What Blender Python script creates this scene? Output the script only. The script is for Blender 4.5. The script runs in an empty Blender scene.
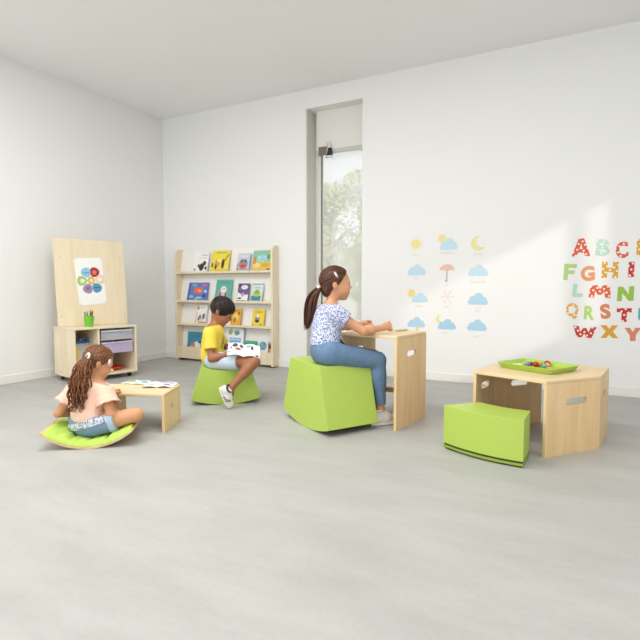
import bpy, bmesh, math, random
import numpy as np
from mathutils import Vector, Matrix
from mathutils.geometry import tessellate_polygon

SC = bpy.context.scene
COL = SC.collection
random.seed(7)
rng = np.random.RandomState(7)

# ------------------------------------------------------------------ camera, world, sun, big lights, exposure
cam_d = bpy.data.cameras.new('camera')
cam = bpy.data.objects.new('camera', cam_d)
COL.objects.link(cam)
cam.location = (0.0, 0.0, 0.92)
cam.rotation_euler = (math.radians(90 - 3.776), 0.0, math.radians(27.5))
cam_d.sensor_width = 36.0
cam_d.lens = 28.125
cam_d.clip_start = 0.05
cam_d.clip_end = 200
cam_d.dof.use_dof = True
cam_d.dof.focus_distance = 3.4
cam_d.dof.aperture_fstop = 2.4
SC.camera = cam

world = bpy.data.worlds.new('sky')
SC.world = world
world.use_nodes = True
bg = world.node_tree.nodes['Background']
bg.inputs['Color'].default_value = (0.97, 0.985, 1.0, 1)
bg.inputs['Strength'].default_value = 1.25

sun_d = bpy.data.lights.new('sun', 'SUN')
sun_d.energy = 0.85
sun_d.angle = math.radians(2.2)
sun_d.color = (1.0, 0.93, 0.80)
sun = bpy.data.objects.new('sun', sun_d)
COL.objects.link(sun)
sun.rotation_euler = Vector((-0.6, 0.6, -0.305)).to_track_quat('-Z', 'Y').to_euler()

def area(name, loc, aim, sx, sy, power, color):
    d = bpy.data.lights.new(name, 'AREA')
    d.shape = 'RECTANGLE'; d.size = sx; d.size_y = sy; d.energy = power; d.color = color
    o = bpy.data.objects.new(name, d); COL.objects.link(o)
    o.location = loc
    o.rotation_euler = (Vector(aim) - Vector(loc)).to_track_quat('-Z', 'Y').to_euler()
    return o
# daylight through the glazed rear side of the room, and three unseen fill lights added under the ceiling
area('rear_daylight', (-2.2, -3.6, 1.9), (-1.8, 4.0, 0.9), 5.4, 2.4, 88, (0.985, 0.99, 0.985))
area('ceiling_fill_near', (-2.6, 0.7, 3.0), (-2.6, 0.7, 0.0), 2.0, 0.6, 46, (1.0, 0.995, 0.98))
area('ceiling_fill_far', (-2.4, 2.1, 3.0), (-2.4, 2.1, 0.0), 1.8, 0.5, 46, (1.0, 0.995, 0.98))
area('ceiling_fill_right', (0.0, 1.4, 3.0), (0.0, 1.4, 0.0), 1.6, 0.6, 34, (1.0, 0.995, 0.98))

SC.view_settings.view_transform = 'Standard'
SC.view_settings.look = 'None'
SC.view_settings.exposure = -0.12
SC.view_settings.gamma = 1.0
SC.view_settings.use_curve_mapping = False

# ------------------------------------------------------------------ materials
def lin(h):
    h = h.lstrip('#')
    out = []
    for i in (0, 2, 4):
        c = int(h[i:i + 2], 16) / 255
        out.append(c / 12.92 if c <= 0.04045 else ((c + 0.055) / 1.055) ** 2.4)
    return out
_mats = {}
def _new(name):
    m = bpy.data.materials.new(name); m.use_nodes = True
    nt = m.node_tree
    return m, nt, nt.nodes['Principled BSDF']
def mat(name, hx, rough=0.5, var=0.05, scale=9.0, bump=0.0, stretch=(1, 1, 1), spec=0.5, sheen=0.0, sss=0.0):
    key = (name, hx)
    if key in _mats: return _mats[key]
    m, nt, b = _new(name)
    c = lin(hx)
    tc = nt.nodes.new('ShaderNodeTexCoord'); mp = nt.nodes.new('ShaderNodeMapping')
    mp.inputs['Scale'].default_value = stretch
    nz = nt.nodes.new('ShaderNodeTexNoise'); nz.inputs['Scale'].default_value = scale; nz.inputs['Detail'].default_value = 4
    mx = nt.nodes.new('ShaderNodeMix'); mx.data_type = 'RGBA'
    mx.inputs[6].default_value = [min(1, v * (1 - var)) for v in c] + [1]
    mx.inputs[7].default_value = [min(1, v * (1 + var)) for v in c] + [1]
    nt.links.new(tc.outputs['Object'], mp.inputs['Vector']); nt.links.new(mp.outputs['Vector'], nz.inputs['Vector'])
    nt.links.new(nz.outputs['Fac'], mx.inputs[0]); nt.links.new(mx.outputs[2], b.inputs['Base Color'])
    b.inputs['Roughness'].default_value = rough
    b.inputs['Specular IOR Level'].default_value = spec
    if sheen: b.inputs['Sheen Weight'].default_value = sheen
    if sss:
        b.inputs['Subsurface Weight'].default_value = sss
        b.inputs['Subsurface Radius'].default_value = (0.012, 0.005, 0.003)
    if bump:
        bp = nt.nodes.new('ShaderNodeBump'); bp.inputs['Strength'].default_value = bump; bp.inputs['Distance'].default_value = 0.004
        nt.links.new(nz.outputs['Fac'], bp.inputs['Height']); nt.links.new(bp.outputs['Normal'], b.inputs['Normal'])
    _mats[key] = m
    return m
def wood(name, hx, dark, stretch, scale=10.0, rough=0.42):
    m, nt, b = _new(name)
    a, d = lin(hx), lin(dark)
    tc = nt.nodes.new('ShaderNodeTexCoord'); mp = nt.nodes.new('ShaderNodeMapping')
    mp.inputs['Scale'].default_value = stretch
    nz = nt.nodes.new('ShaderNodeTexNoise'); nz.inputs['Scale'].default_value = scale
    nz.inputs['Detail'].default_value = 6; nz.inputs['Distortion'].default_value = 0.6
    rp = nt.nodes.new('ShaderNodeValToRGB')
    rp.color_ramp.elements[0].position = 0.3; rp.color_ramp.elements[0].color = d + [1]
    rp.color_ramp.elements[1].position = 0.68; rp.color_ramp.elements[1].color = a + [1]
    nt.links.new(tc.outputs['Object'], mp.inputs['Vector']); nt.links.new(mp.outputs['Vector'], nz.inputs['Vector'])
    nt.links.new(nz.outputs['Fac'], rp.inputs['Fac']); nt.links.new(rp.outputs['Color'], b.inputs['Base Color'])
    b.inputs['Roughness'].default_value = rough
    return m
def dots(name, hx, hx2, scale, thr, rnd=0.0, rough=0.6, three=False):
    key = (name, hx, hx2)
    if key in _mats: return _mats[key]
    m, nt, b = _new(name)
    tc = nt.nodes.new('ShaderNodeTexCoord'); mp = nt.nodes.new('ShaderNodeMapping')
    mp.inputs['Scale'].default_value = (scale, scale, scale)
    mp.inputs['Rotation'].default_value = (0, 0.6, 0) if not three else (0, 0, 0)
    pass
    vo = nt.nodes.new('ShaderNodeTexVoronoi'); vo.inputs['Scale'].default_value = 1.0; vo.inputs['Randomness'].default_value = rnd
    rp = nt.nodes.new('ShaderNodeValToRGB')
    rp.color_ramp.elements[0].position = thr; rp.color_ramp.elements[0].color = lin(hx2) + [1]
    rp.color_ramp.elements[1].position = thr + 0.05; rp.color_ramp.elements[1].color = lin(hx) + [1]
    nt.links.new(tc.outputs['Object'], mp.inputs['Vector']); nt.links.new(mp.outputs['Vector'], vo.inputs['Vector'])
    nt.links.new(vo.outputs['Distance'], rp.inputs['Fac']); nt.links.new(rp.outputs['Color'], b.inputs['Base Color'])
    b.inputs['Roughness'].default_value = rough
    _mats[key] = m
    return m
def hair_mat(name, hx, hx2, stretch=(60, 60, 8)):
    m, nt, b = _new(name)
    tc = nt.nodes.new('ShaderNodeTexCoord'); mp = nt.nodes.new('ShaderNodeMapping'); mp.inputs['Scale'].default_value = stretch
    nz = nt.nodes.new('ShaderNodeTexNoise'); nz.inputs['Scale'].default_value = 2.5; nz.inputs['Detail'].default_value = 3
    rp = nt.nodes.new('ShaderNodeValToRGB')
    rp.color_ramp.elements[0].position = 0.35; rp.color_ramp.elements[0].color = lin(hx) + [1]
    rp.color_ramp.elements[1].position = 0.7; rp.color_ramp.elements[1].color = lin(hx2) + [1]
    nt.links.new(tc.outputs['Object'], mp.inputs['Vector']); nt.links.new(mp.outputs['Vector'], nz.inputs['Vector'])
    nt.links.new(nz.outputs['Fac'], rp.inputs['Fac']); nt.links.new(rp.outputs['Color'], b.inputs['Base Color'])
    b.inputs['Roughness'].default_value = 0.42; b.inputs['Specular IOR Level'].default_value = 0.35
    return m
def translucent(name, hx, alpha):
    m, nt, b = _new(name)
    nz = nt.nodes.new('ShaderNodeTexNoise'); nz.inputs['Scale'].default_value = 5
    mx = nt.nodes.new('ShaderNodeMix'); mx.data_type = 'RGBA'
    c = lin(hx); mx.inputs[6].default_value = [v * .96 for v in c] + [1]; mx.inputs[7].default_value = c + [1]
    nt.links.new(nz.outputs['Fac'], mx.inputs[0]); nt.links.new(mx.outputs[2], b.inputs['Base Color'])
    b.inputs['Alpha'].default_value = alpha; b.inputs['Roughness'].default_value = 0.25
    return m

M_wall = mat('wall_paint', '#EFEFEE', 0.7, 0.012, 1.2)
M_ceil = mat('ceiling_paint', '#F6F6F5', 0.8, 0.01, 1.0)
M_base = mat('baseboard_paint', '#EEECE7', 0.5, 0.01, 2)
M_frame = mat('window_frame_paint', '#E4E2DA', 0.45, 0.02, 4)
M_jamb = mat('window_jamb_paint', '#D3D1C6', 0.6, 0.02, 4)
M_birch = wood('birch_plywood', '#EFE0C4', '#E6D4B2', (1, 1, 0.12), 14)
M_beech = wood('maple_plywood', '#EDCFA0', '#E1BD89', (6, 6, 0.6), 3.0)
M_beech_top = wood('maple_tabletop', '#EAD2A8', '#E2C698', (0.7, 6, 6), 3.0)
M_edge = wood('plywood_edge', '#E8CFA2', '#C9A672', (1, 1, 14), 8)
M_white = mat('white_laminate', '#F3F1EC', 0.5, 0.012, 3)
M_green = mat('lime_vinyl', '#B1CA59', 0.42, 0.03, 30, bump=0.02)
M_green_fab = mat('lime_fabric', '#B4D35A', 0.7, 0.06, 40, bump=0.08)
M_tray = mat('lime_plastic', '#AACB4C', 0.35, 0.02, 10)
M_black = mat('black_rubber', '#1C1C1E', 0.6, 0.1, 20)
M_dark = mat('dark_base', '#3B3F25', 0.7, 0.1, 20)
M_steel = mat('brushed_steel', '#A9A9A8', 0.35, 0.05, 30)
M_paper = mat('white_paper', '#F4F4F2', 0.7, 0.01, 5)

# ------------------------------------------------------------------ floor material
def floor_mat():
    m, nt, b = _new('grey_vinyl_floor')
    tc = nt.nodes.new('ShaderNodeTexCoord')
    mp = nt.nodes.new('ShaderNodeMapping'); mp.inputs['Scale'].default_value = (0.7, 2.2, 1); mp.inputs['Rotation'].default_value = (0, 0, -0.35)
    n1 = nt.nodes.new('ShaderNodeTexNoise'); n1.inputs['Scale'].default_value = 2.2; n1.inputs['Detail'].default_value = 7; n1.inputs['Roughness'].default_value = 0.65
    n2 = nt.nodes.new('ShaderNodeTexNoise'); n2.inputs['Scale'].default_value = 55; n2.inputs['Detail'].default_value = 3
    ad = nt.nodes.new('ShaderNodeMath'); ad.operation = 'MULTIPLY_ADD'; ad.inputs[1].default_value = 0.28
    rp = nt.nodes.new('ShaderNodeValToRGB')
    rp.color_ramp.elements[0].position = 0.40; rp.color_ramp.elements[0].color = lin('#A5A4A0') + [1]
    rp.color_ramp.elements[1].position = 0.88; rp.color_ramp.elements[1].color = lin('#B7B6B2') + [1]
    nt.links.new(tc.outputs['Object'], mp.inputs['Vector']); nt.links.new(mp.outputs['Vector'], n1.inputs['Vector'])
    nt.links.new(tc.outputs['Object'], n2.inputs['Vector'])
    nt.links.new(n2.outputs['Fac'], ad.inputs[0]); nt.links.new(n1.outputs['Fac'], ad.inputs[2])
    nt.links.new(ad.outputs[0], rp.inputs['Fac']); nt.links.new(rp.outputs['Color'], b.inputs['Base Color'])
    b.inputs['Roughness'].default_value = 0.5
    b.inputs['Specular IOR Level'].default_value = 0.35
    return m
M_floor = floor_mat()

# ------------------------------------------------------------------ mesh builder
def V3(*a): return np.array(a, float)
def unit(v): v = np.array(v, float); return v / np.linalg.norm(v)
class MB:
    def __init__(s): s.v = []; s.f = []; s.m = []
    def add(s, vs, fs, mi=0):
        o = len(s.v); s.v.extend([tuple(map(float, p)) for p in vs])
        s.f.extend([tuple(i + o for i in f) for f in fs]); s.m.extend([mi] * len(fs)); return s
    def box(s, lo, hi, mi=0):
        x0, y0, z0 = lo; x1, y1, z1 = hi
        vs = [(x0, y0, z0), (x1, y0, z0), (x1, y1, z0), (x0, y1, z0), (x0, y0, z1), (x1, y0, z1), (x1, y1, z1), (x0, y1, z1)]
        return s.add(vs, [(0, 3, 2, 1), (4, 5, 6, 7), (0, 1, 5, 4), (1, 2, 6, 5), (2, 3, 7, 6), (3, 0, 4, 7)], mi)
    def obox(s, O, U, V, W, mi=0):  # oriented box from corner O with edge vectors
        O, U, V, W = map(np.array, (O, U, V, W))
        vs = [O, O + U, O + U + V, O + V, O + W, O + U + W, O + U + V + W, O + V + W]
        return s.add(vs, [(0, 3, 2, 1), (4, 5, 6, 7), (0, 1, 5, 4), (1, 2, 6, 5), (2, 3, 7, 6), (3, 0, 4, 7)], mi)
    def prism(s, outer, holes=(), O=(0, 0, 0), U=(1, 0, 0), V=(0, 1, 0), W=(0, 0, 1), w0=0.0, w1=0.1, mi=0):
        O, U, V, W = map(lambda a: np.array(a, float), (O, U, V, W))
        loops = [list(outer)] + [list(h) for h in holes]
        flat = [p for l in loops for p in l]; n = len(flat)
        tris = tessellate_polygon([[Vector((p[0], p[1], 0)) for p in l] for l in loops])
        vs = [O + U * p[0] + V * p[1] + W * w0 for p in flat] + [O + U * p[0] + V * p[1] + W * w1 for p in flat]
        fs = [tuple(t) for t in tris] + [tuple(i + n for i in reversed(t)) for t in tris]
        o = 0
        for l in loops:
            k = len(l)
            for i in range(k):
                j = (i + 1) % k; fs.append((o + i, o + j, o + j + n, o + i + n))
            o += k
        return s.add(vs, fs, mi)
    def tube(s, pts, rad, n=8, mi=0, caps=True):
        pts = [np.array(p, float) for p in pts]
        if not hasattr(rad, '__len__'): rad = [rad] * len(pts)
        vs = []; fs = []
        t0 = unit(pts[1] - pts[0]); a = np.array((0, 0, 1.0)) if abs(t0[2]) < .9 else np.array((1.0, 0, 0))
        nrm = unit(np.cross(t0, a))
        for i, p in enumerate(pts):
            t = unit(pts[min(i + 1, len(pts) - 1)] - pts[max(i - 1, 0)])
            nrm = nrm - t * np.dot(nrm, t); nrm = unit(nrm); bn = np.cross(t, nrm)
            for k in range(n):
                an = 2 * math.pi * k / n
                vs.append(p + rad[i] * (math.cos(an) * nrm + math.sin(an) * bn))
        for i in range(len(pts) - 1):
            for k in range(n):
                a0 = i * n + k; a1 = i * n + (k + 1) % n; fs.append((a0, a1, a1 + n, a0 + n))
        if caps:
            fs.append(tuple(range(n - 1, -1, -1))); fs.append(tuple(range((len(pts) - 1) * n, len(pts) * n)))
        return s.add(vs, fs, mi)
    def ball(s, c, r, R=None, nu=16, nv=10, mi=0):
        c = np.array(c, float); r = np.array(r if hasattr(r, '__len__') else (r, r, r), float)
        R = np.eye(3) if R is None else np.array(R, float)
        vs = [c + (np.array((0, 0, 1.0)) * r) @ R]
        for i in range(1, nv):
            th = math.pi * i / nv
            for k in range(nu):
                ph = 2 * math.pi * k / nu
                vs.append(c + (np.array((math.sin(th) * math.cos(ph), math.sin(th) * math.sin(ph), math.cos(th))) * r) @ R)
        vs.append(c + (np.array((0, 0, -1.0)) * r) @ R)
        fs = [(0, 1 + k, 1 + (k + 1) % nu) for k in range(nu)]
        for i in range(nv - 2):
            for k in range(nu):
                a = 1 + i * nu + k; b = 1 + i * nu + (k + 1) % nu; fs.append((a, a + nu, b + nu, b))
        L = len(vs) - 1
        fs += [(L, 1 + (nv - 2) * nu + (k + 1) % nu, 1 + (nv - 2) * nu + k) for k in range(nu)]
        return s.add(vs, fs, mi)
    def lathe(s, prof, c=(0, 0, 0), n=24, mi=0):
        vs = []; fs = []
        for (r, z) in prof:
            for k in range(n):
                a = 2 * math.pi * k / n; vs.append((c[0] + r * math.cos(a), c[1] + r * math.sin(a), c[2] + z))
        for i in range(len(prof) - 1):
            for k in range(n):
                a = i * n + k; b = i * n + (k + 1) % n; fs.append((a, b, b + n, a + n))
        fs.append(tuple(range(n - 1, -1, -1))); fs.append(tuple(range((len(prof) - 1) * n, len(prof) * n)))
        return s.add(vs, fs, mi)
    def build(s, name, mats, parent=None, smooth=False, bevel=0.0, seg=2, fixn=True, off=None):
        me = bpy.data.meshes.new(name)
        vs = s.v if off is None else [(p[0] - off[0], p[1] - off[1], p[2] - off[2]) for p in s.v]
        me.from_pydata(vs, [], s.f)
        if not isinstance(mats, (list, tuple)): mats = [mats]
        for m in mats: me.materials.append(m)
        me.polygons.foreach_set('material_index', s.m)
        if fixn:
            bm = bmesh.new(); bm.from_mesh(me); bmesh.ops.recalc_face_normals(bm, faces=bm.faces); bm.to_mesh(me); bm.free()
        me.polygons.foreach_set('use_smooth', [bool(smooth)] * len(me.polygons))
        me.update()
        o = bpy.data.objects.new(name, me); COL.objects.link(o)
        if parent: o.parent = parent
        if bevel:
            md = o.modifiers.new('bevel', 'BEVEL'); md.width = bevel; md.segments = seg; md.limit_method = 'ANGLE'; md.angle_limit = math.radians(35)
            md.harden_normals = False
        return o
def tag(o, label=None, cat=None, group=None, kind=None):
    if label: o['label'] = label
    if cat: o['category'] = cat
    if group: o['group'] = group
    if kind: o['kind'] = kind
    return o
def empty(name, loc=(0, 0, 0), rz=0.0):
    o = bpy.data.objects.new(name, None); COL.objects.link(o); o.location = loc; o.rotation_euler = (0, 0, rz); o.empty_display_size = 0.1
    return o
def struct(o): o['kind'] = 'structure'; return o
def rrect(u0, v0, u1, v1, r, n=5):
    out = []
    for (cx, cy, a0) in ((u1 - r, v0 + r, -90), (u1 - r, v1 - r, 0), (u0 + r, v1 - r, 90), (u0 + r, v0 + r, 180)):
        for i in range(n + 1):
            a = math.radians(a0 + 90 * i / n); out.append((cx + r * math.cos(a), cy + r * math.sin(a)))
    return out
def circ(cx, cy, r, n=20, ry=None):
    ry = ry or r
    return [(cx + r * math.cos(2 * math.pi * i / n), cy + ry * math.sin(2 * math.pi * i / n)) for i in range(n)]
def at(o, p, rz=0.0):
    o.location = p; o.rotation_euler = (0, 0, rz); return o

# ------------------------------------------------------------------ the room
XL, XR, YB, YR, ZC = -4.81, 1.5, 4.87, -4.0, 3.05
struct(MB().box((XL - .2, YR, -.1), (XR + .2, YB + .33, 0)).build('floor', M_floor))
struct(MB().box((XL - .2, YR, ZC), (XR + .2, YB + .33, ZC + .15)).build('ceiling', M_ceil))
struct(MB().box((XL - .2, YR, 0), (XL, YB + .33, ZC)).build('wall_left', M_wall))
wx0, wx1 = -2.709, -2.043                                   # the window opening in the back wall
b = MB()
b.box((XL, YB, 0), (wx0, YB + .33, ZC)); b.box((wx1, YB, 0), (XR, YB + .33, ZC)); b.box((wx0, YB, 2.85), (wx1, YB + .33, ZC))
struct(b.build('wall_back', M_wall))
b = MB()                                                     # right wall with the low sun's window (out of frame)
py0, py1, py2, py3, sz0, sz1 = 1.70, 3.25, 3.345, 3.56, 1.30, 2.33
b.box((XR, YR, 0), (XR + .05, YB + .33, sz0)); b.box((XR, YR, sz1), (XR + .05, YB + .33, ZC))
b.box((XR, YR, sz0), (XR + .05, py0, sz1)); b.box((XR, py3, sz0), (XR + .05, YB + .33, sz1))
b.box((XR, py1, sz0), (XR + .05, py2, sz1))
struct(b.build('wall_right', M_wall))
struct(MB().box((XL, YR, 0), (XL + .014, YB, .082)).build('baseboard_left', M_base, bevel=.004))
b = MB(); b.box((XL + .014, YB - .014, 0), (wx0, YB, .082))
struct(b.build('baseboard_back', M_base, bevel=.004))
struct(MB().box((wx1, YB - .014, 0), (XR, YB, .082)).build('baseboard_right', M_base, bevel=.004))
# window: jamb lining, frame, glass
w = struct(empty('window_1', (wx0, YB, 0)))
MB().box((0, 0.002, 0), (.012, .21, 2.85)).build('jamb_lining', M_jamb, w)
b = MB(); W_ = wx1 - wx0
b.box((0, .21, 0), (.07, .29, 2.85)); b.box((W_ - .07, .21, 0), (W_, .29, 2.85)); b.box((.07, .21, 0), (W_ - .07, .29, .12)); b.box((.07, .21, 2.78), (W_ - .07, .29, 2.85))
b.build('window_frame', M_frame, w, bevel=.005)
MB().box((.068, .246, .11), (W_ - .068, .252, 2.79)).build('window_pane', translucent('hazed_window_glass', '#F7FAFC', 0.32), w)  # white film in the pane imitates the bright haze of outdoor light
MB().box((.071, .238, .12), (.078, .246, 2.78)).build('pane_seal', M_black, w)
# roller blind with bottom bar, hung in the opening
bl = tag(empty('roller_blind', (wx0 + .06, YB + .14, 2.88)), 'raised white roller blind at the top of the tall narrow window', 'blind')
Wb = W_ - .07
MB().box((.0, .0, -.46), (Wb, .004, 0)).build('blind_fabric', mat('blind_cloth', '#E7E5E0', .8, .02, 30), bl)
MB().box((.0, -.012, -.50), (Wb, .014, -.455)).build('bottom_bar', mat('blind_bar', '#C6C4BE', .4, .03, 10), bl, bevel=.004)
MB().box((.03, -.018, -.505), (.125, .02, -.42)).build('end_bracket', mat('bracket_brown', '#75695A', .5, .05, 10), bl, bevel=.004)
cl = tag(empty('bulldog_clip', (wx0 + .235, YB + .12, 2.385)), 'small black and silver clip hanging on the roller blind bar', 'clip')
MB().prism([(-.036, -.03), (.036, -.03), (.022, .05), (-.022, .05)], U=(1, 0, 0), V=(0, 0, 1), W=(0, 1, 0), w0=-.012, w1=.002).build('clip_body', M_black, cl, bevel=.003)
b = MB()
b.tube([(-.02, -.016, .045), (-.026, -.03, .10), (.026, -.03, .10), (.02, -.016, .045)], .004, 6)
b.build('clip_lever', M_steel, cl, smooth=True)
b = MB()
b.tube([(-.032, -.018, -.03), (-.04, -.022, -.055), (.04, -.022, -.055), (.032, -.018, -.03)], .005, 6)
b.build('clip_jaw', M_steel, cl, smooth=True)

# ------------------------------------------------------------------ outside the window, tree colours paled to imitate overexposed daylight
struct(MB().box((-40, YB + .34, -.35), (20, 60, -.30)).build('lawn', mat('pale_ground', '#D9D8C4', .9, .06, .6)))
def leaf_tree(name, x, y, h, cr, leaf_hex, label, seed, n=5200):
    r = np.random.RandomState(seed)
    t = tag(empty(name, (x, y, -.3)), label, 'tree', 'trees outside the window')
    b = MB(); b.tube([(0, 0, 0), (.05, 0, h * .3), (-.04, .03, h * .55), (.02, 0, h * .85)], [.14, .11, .08, .03], 10)
    for k in range(7):
        a = k * 2.4; z0 = h * (.32 + .07 * k)
        b.tube([(0, 0, z0), (math.cos(a) * cr * .4, math.sin(a) * cr * .4, z0 + cr * .35), (math.cos(a) * cr * .8, math.sin(a) * cr * .8, z0 + cr * .5)], [.05, .03, .012], 6)
    b.build('trunk', mat('overexposed_bark', '#D3CDBC', .9, .1, 8), t, smooth=True)
    b = MB()
    blobs = [(r.normal(0, cr * .45), r.normal(0, cr * .45), h * r.uniform(.3, 1.0), cr * r.uniform(.3, .55)) for _ in range(12)]
    for _ in range(n):
        bx, by, bz, br = blobs[r.randint(len(blobs))]
        d = unit(r.normal(size=3)) * br * r.uniform(.4, 1) ** .5
        c = np.array((bx, by, bz)) + d
        u = unit(r.normal(size=3)); v = unit(np.cross(u, r.normal(size=3))); L = r.uniform(.04, .085)
        b.add([c - u * L, c + v * L * .5, c + u * L, c - v * L * .5], [(0, 1, 2, 3)])
    b.build('foliage', mat('overexposed_leaf_' + leaf_hex[1:], leaf_hex, .8, .15, 3), t, fixn=False)  # leaf colour carries the washed-out look of bright outdoor light
leaf_tree('leafy_tree', -4.6, 9.4, 3.9, 1.0, '#D8DCA8', 'overexposed yellow green tree nearest outside the window on the left', 3)
leaf_tree('leafy_tree', -7.4, 17.5, 5.0, 1.7, '#D3D9AE', 'larger overexposed green tree further off outside the window', 5, 6500)
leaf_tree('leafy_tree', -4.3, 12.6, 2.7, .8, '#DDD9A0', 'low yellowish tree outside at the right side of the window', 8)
lp = tag(empty('lamp_post', (-3.35, 8.4, -.3)), 'pale grey lamp post standing outside the window', 'lamp post')
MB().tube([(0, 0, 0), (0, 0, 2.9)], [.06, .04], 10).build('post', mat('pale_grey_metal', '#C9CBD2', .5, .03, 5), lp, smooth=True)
MB().box((-.32, -.06, 2.9), (.1, .06, 2.98)).build('lamp_head', mat('pale_grey_metal', '#C9CBD2', .5, .03, 5), lp, bevel=.02)

# ------------------------------------------------------------------ generic U-shaped furniture panels
def slab(name, P, d, L, h, th, inward, holes, m, parent, z0=0.0, r=0.0):
    """vertical panel: starts at floor point P, runs along unit d for L, height h, thickness th towards inward"""
    out = [(0, z0), (L, z0), (L, h), (0, h)]
    b = MB().prism(out, holes, O=(P[0], P[1], 0), U=(d[0], d[1], 0), V=(0, 0, 1), W=(inward[0], inward[1], 0), w0=0, w1=th)
    return b.build(name, m, parent, bevel=0 if holes else .003)
def slot(u0, u1, v0, v1): return rrect(u0, v0, u1, v1, min(v1 - v0, u1 - u0) * .48, 5)

# high desk
A, Bc, Cc, Dc = V3(-1.018, 3.006), V3(-.951, 3.443), V3(-1.372, 3.507), V3(-1.439, 3.070)
org = (A + Bc + Cc + Dc) / 4
dk = tag(empty('cube_desk', (org[0], org[1], 0)), 'tall maple plywood desk with two slotted side panels, girl in jeans sits at it', 'desk')
a, b_, c, d = A - org, Bc - org, Cc - org, Dc - org
dd = unit(b_ - a); L = np.linalg.norm(b_ - a); perp = unit(d - a)
slab('side_panel', a, dd, L, .59, .018, perp, [rrect(.15, .46, .285, .50, .016)], M_beech, dk)
slab('side_panel', d, dd, L, .59, .018, -perp, [slot(.165, .285, .455, .50)], M_beech, dk)
b = MB().prism([tuple(p) for p in (a, b_, c, d)], w0=.59, w1=.61)
b.build('tabletop', M_beech_top, dk, bevel=.004)
W4 = np.linalg.norm(d - a)
b = MB(); o_ = a + perp * .018 + dd * (L - .05)
b.obox((o_[0], o_[1], .155), tuple(perp * (W4 - .036)) + (0,), tuple(dd * .03) + (0,), (0, 0, .035)); b.build('cross_bar', M_beech, dk, bevel=.003)
it = tag(MB().prism(rrect(0, 0, .115, .022, .008), U=unit((.35, .94, 0)), V=unit((-.94, .35, 0)), W=(0, 0, 1), w0=0, w1=.012).build('wooden_ruler', mat('khaki_wood', '#C9BB94', .5, .06, 20), bevel=.002), 'short khaki wooden piece lying on the tall desk by the fist', 'ruler')
at(it, (-1.118, 3.31, .6105))

# low desk
d0 = math.radians(25); dx = V3(-math.cos(d0), -math.sin(d0)); dyv = V3(-math.sin(d0), math.cos(d0))
NR = V3(-2.30, 2.30)
ld = tag(empty('cube_desk', (NR[0], NR[1], 0)), 'low maple bench desk with open front, girl in peach shirt sits at it', 'desk')
z2 = V3(0, 0)
Wl, Dl = .50, .31
slab('side_panel', z2, dyv, Dl, .232, .018, dx, [rrect(.125, .13, .165, .158, .012)], M_beech, ld)
slab('side_panel', dx * .40, dyv, Dl, .232, .018, -dx, [rrect(.125, .13, .165, .158, .012)], M_beech, ld)
b = MB().prism([tuple(p) for p in (z2, dyv * Dl, dyv * Dl + dx * Wl, dx * Wl)], w0=.232, w1=.25)
b.build('tabletop', M_beech_top, ld, bevel=.004)

# hexagonal table
V6 = [V3(-.145, 2.895), V3(.118, 3.21), V3(.172, 3.555), V3(-.228, 3.685), V3(-.498, 3.37), V3(-.555, 3.055)]
oc = sum(V6) / 6
hx = tag(empty('hexagonal_table', (oc[0], oc[1], 0)), 'six sided maple play table with slotted panels and a green tray on it', 'table')
q = [v - oc for v in V6]
def hexpanel(i, j, hole):
    d_ = unit(q[j] - q[i]); L_ = np.linalg.norm(q[j] - q[i]); n_ = V3(-d_[1], d_[0])
    if np.dot(n_, -(q[i] + q[j])) < 0: n_ = -n_
    slab('leg_panel', q[i], d_, L_, .402, .018, n_, [hole(L_)], M_beech, hx)
hexpanel(0, 1, lambda L: rrect(L * .36, .275, L * .74, .312, .006))
hexpanel(1, 2, lambda L: slot(L * .34, L * .62, .275, .315))
hexpanel(3, 4, lambda L: slot(L * .28, L * .64, .268, .306))
hexpanel(4, 5, lambda L: slot(L * .3, L * .72, .295, .335))
b = MB().prism([tuple(p) for p in q], w0=.402, w1=.42)
b.build('tabletop', M_beech_top, hx, bevel=.004)
for v in V6: pass

# tray on it
tx = unit(V3(.32, -.18)); ty = V3(-tx[1], tx[0])
tr = tag(empty('tray', (-.2225, 3.305, .4205), math.atan2(tx[1], tx[0])), 'lime green shallow tray with coloured balls on the hexagonal table', 'tray')
hw, hd = .19, .155
b = MB()
outer0 = rrect(-hw + .02, -hd + .02, hw - .02, hd - .02, .03); outer1 = rrect(-hw, -hd, hw, hd, .035)
inner1 = rrect(-hw + .014, -hd + .014, hw - .014, hd - .014, .028); inner0 = rrect(-hw + .034, -hd + .034, hw - .034, hd - .034, .024)
n = len(outer0)
vs = [(p[0], p[1], 0) for p in outer0] + [(p[0], p[1], .034) for p in outer1] + [(p[0], p[1], .034) for p in inner1] + [(p[0], p[1], .006) for p in inner0]
fs = [tuple(range(n - 1, -1, -1))]
for l in range(3):
    for i in range(n): fs.append((l * n + i, l * n + (i + 1) % n, (l + 1) * n + (i + 1) % n, (l + 1) * n + i))
fs.append(tuple(range(3 * n, 4 * n))); b.add(vs, fs)
b.build('tray_shell', M_tray, tr, bevel=.003)
balls = [(-.279, 3.330, .0165, '#8E7FB8', 'lilac ball'), (-.296, 3.345, .014, '#B9C93A', 'olive green ball'), (-.232, 3.322, .0185, '#B5231B', 'deep red ball'),
         (-.215, 3.362, .0185, '#F0A52B', 'orange yellow ball at the middle of the pile'), (-.183, 3.297, .0155, '#5DA9B4', 'teal ball'), (-.171, 3.395, .0185, '#A92A1C', 'brown red ball furthest back'),
         (-.167, 3.345, .015, '#F4B63C', 'amber ball below the brown red one'), (-.190, 3.405, .014, '#8FB8A8', 'sage ball half hidden'), (-.262, 3.375, .013, '#7C3B66', 'plum ball behind the lilac one')]
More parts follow.
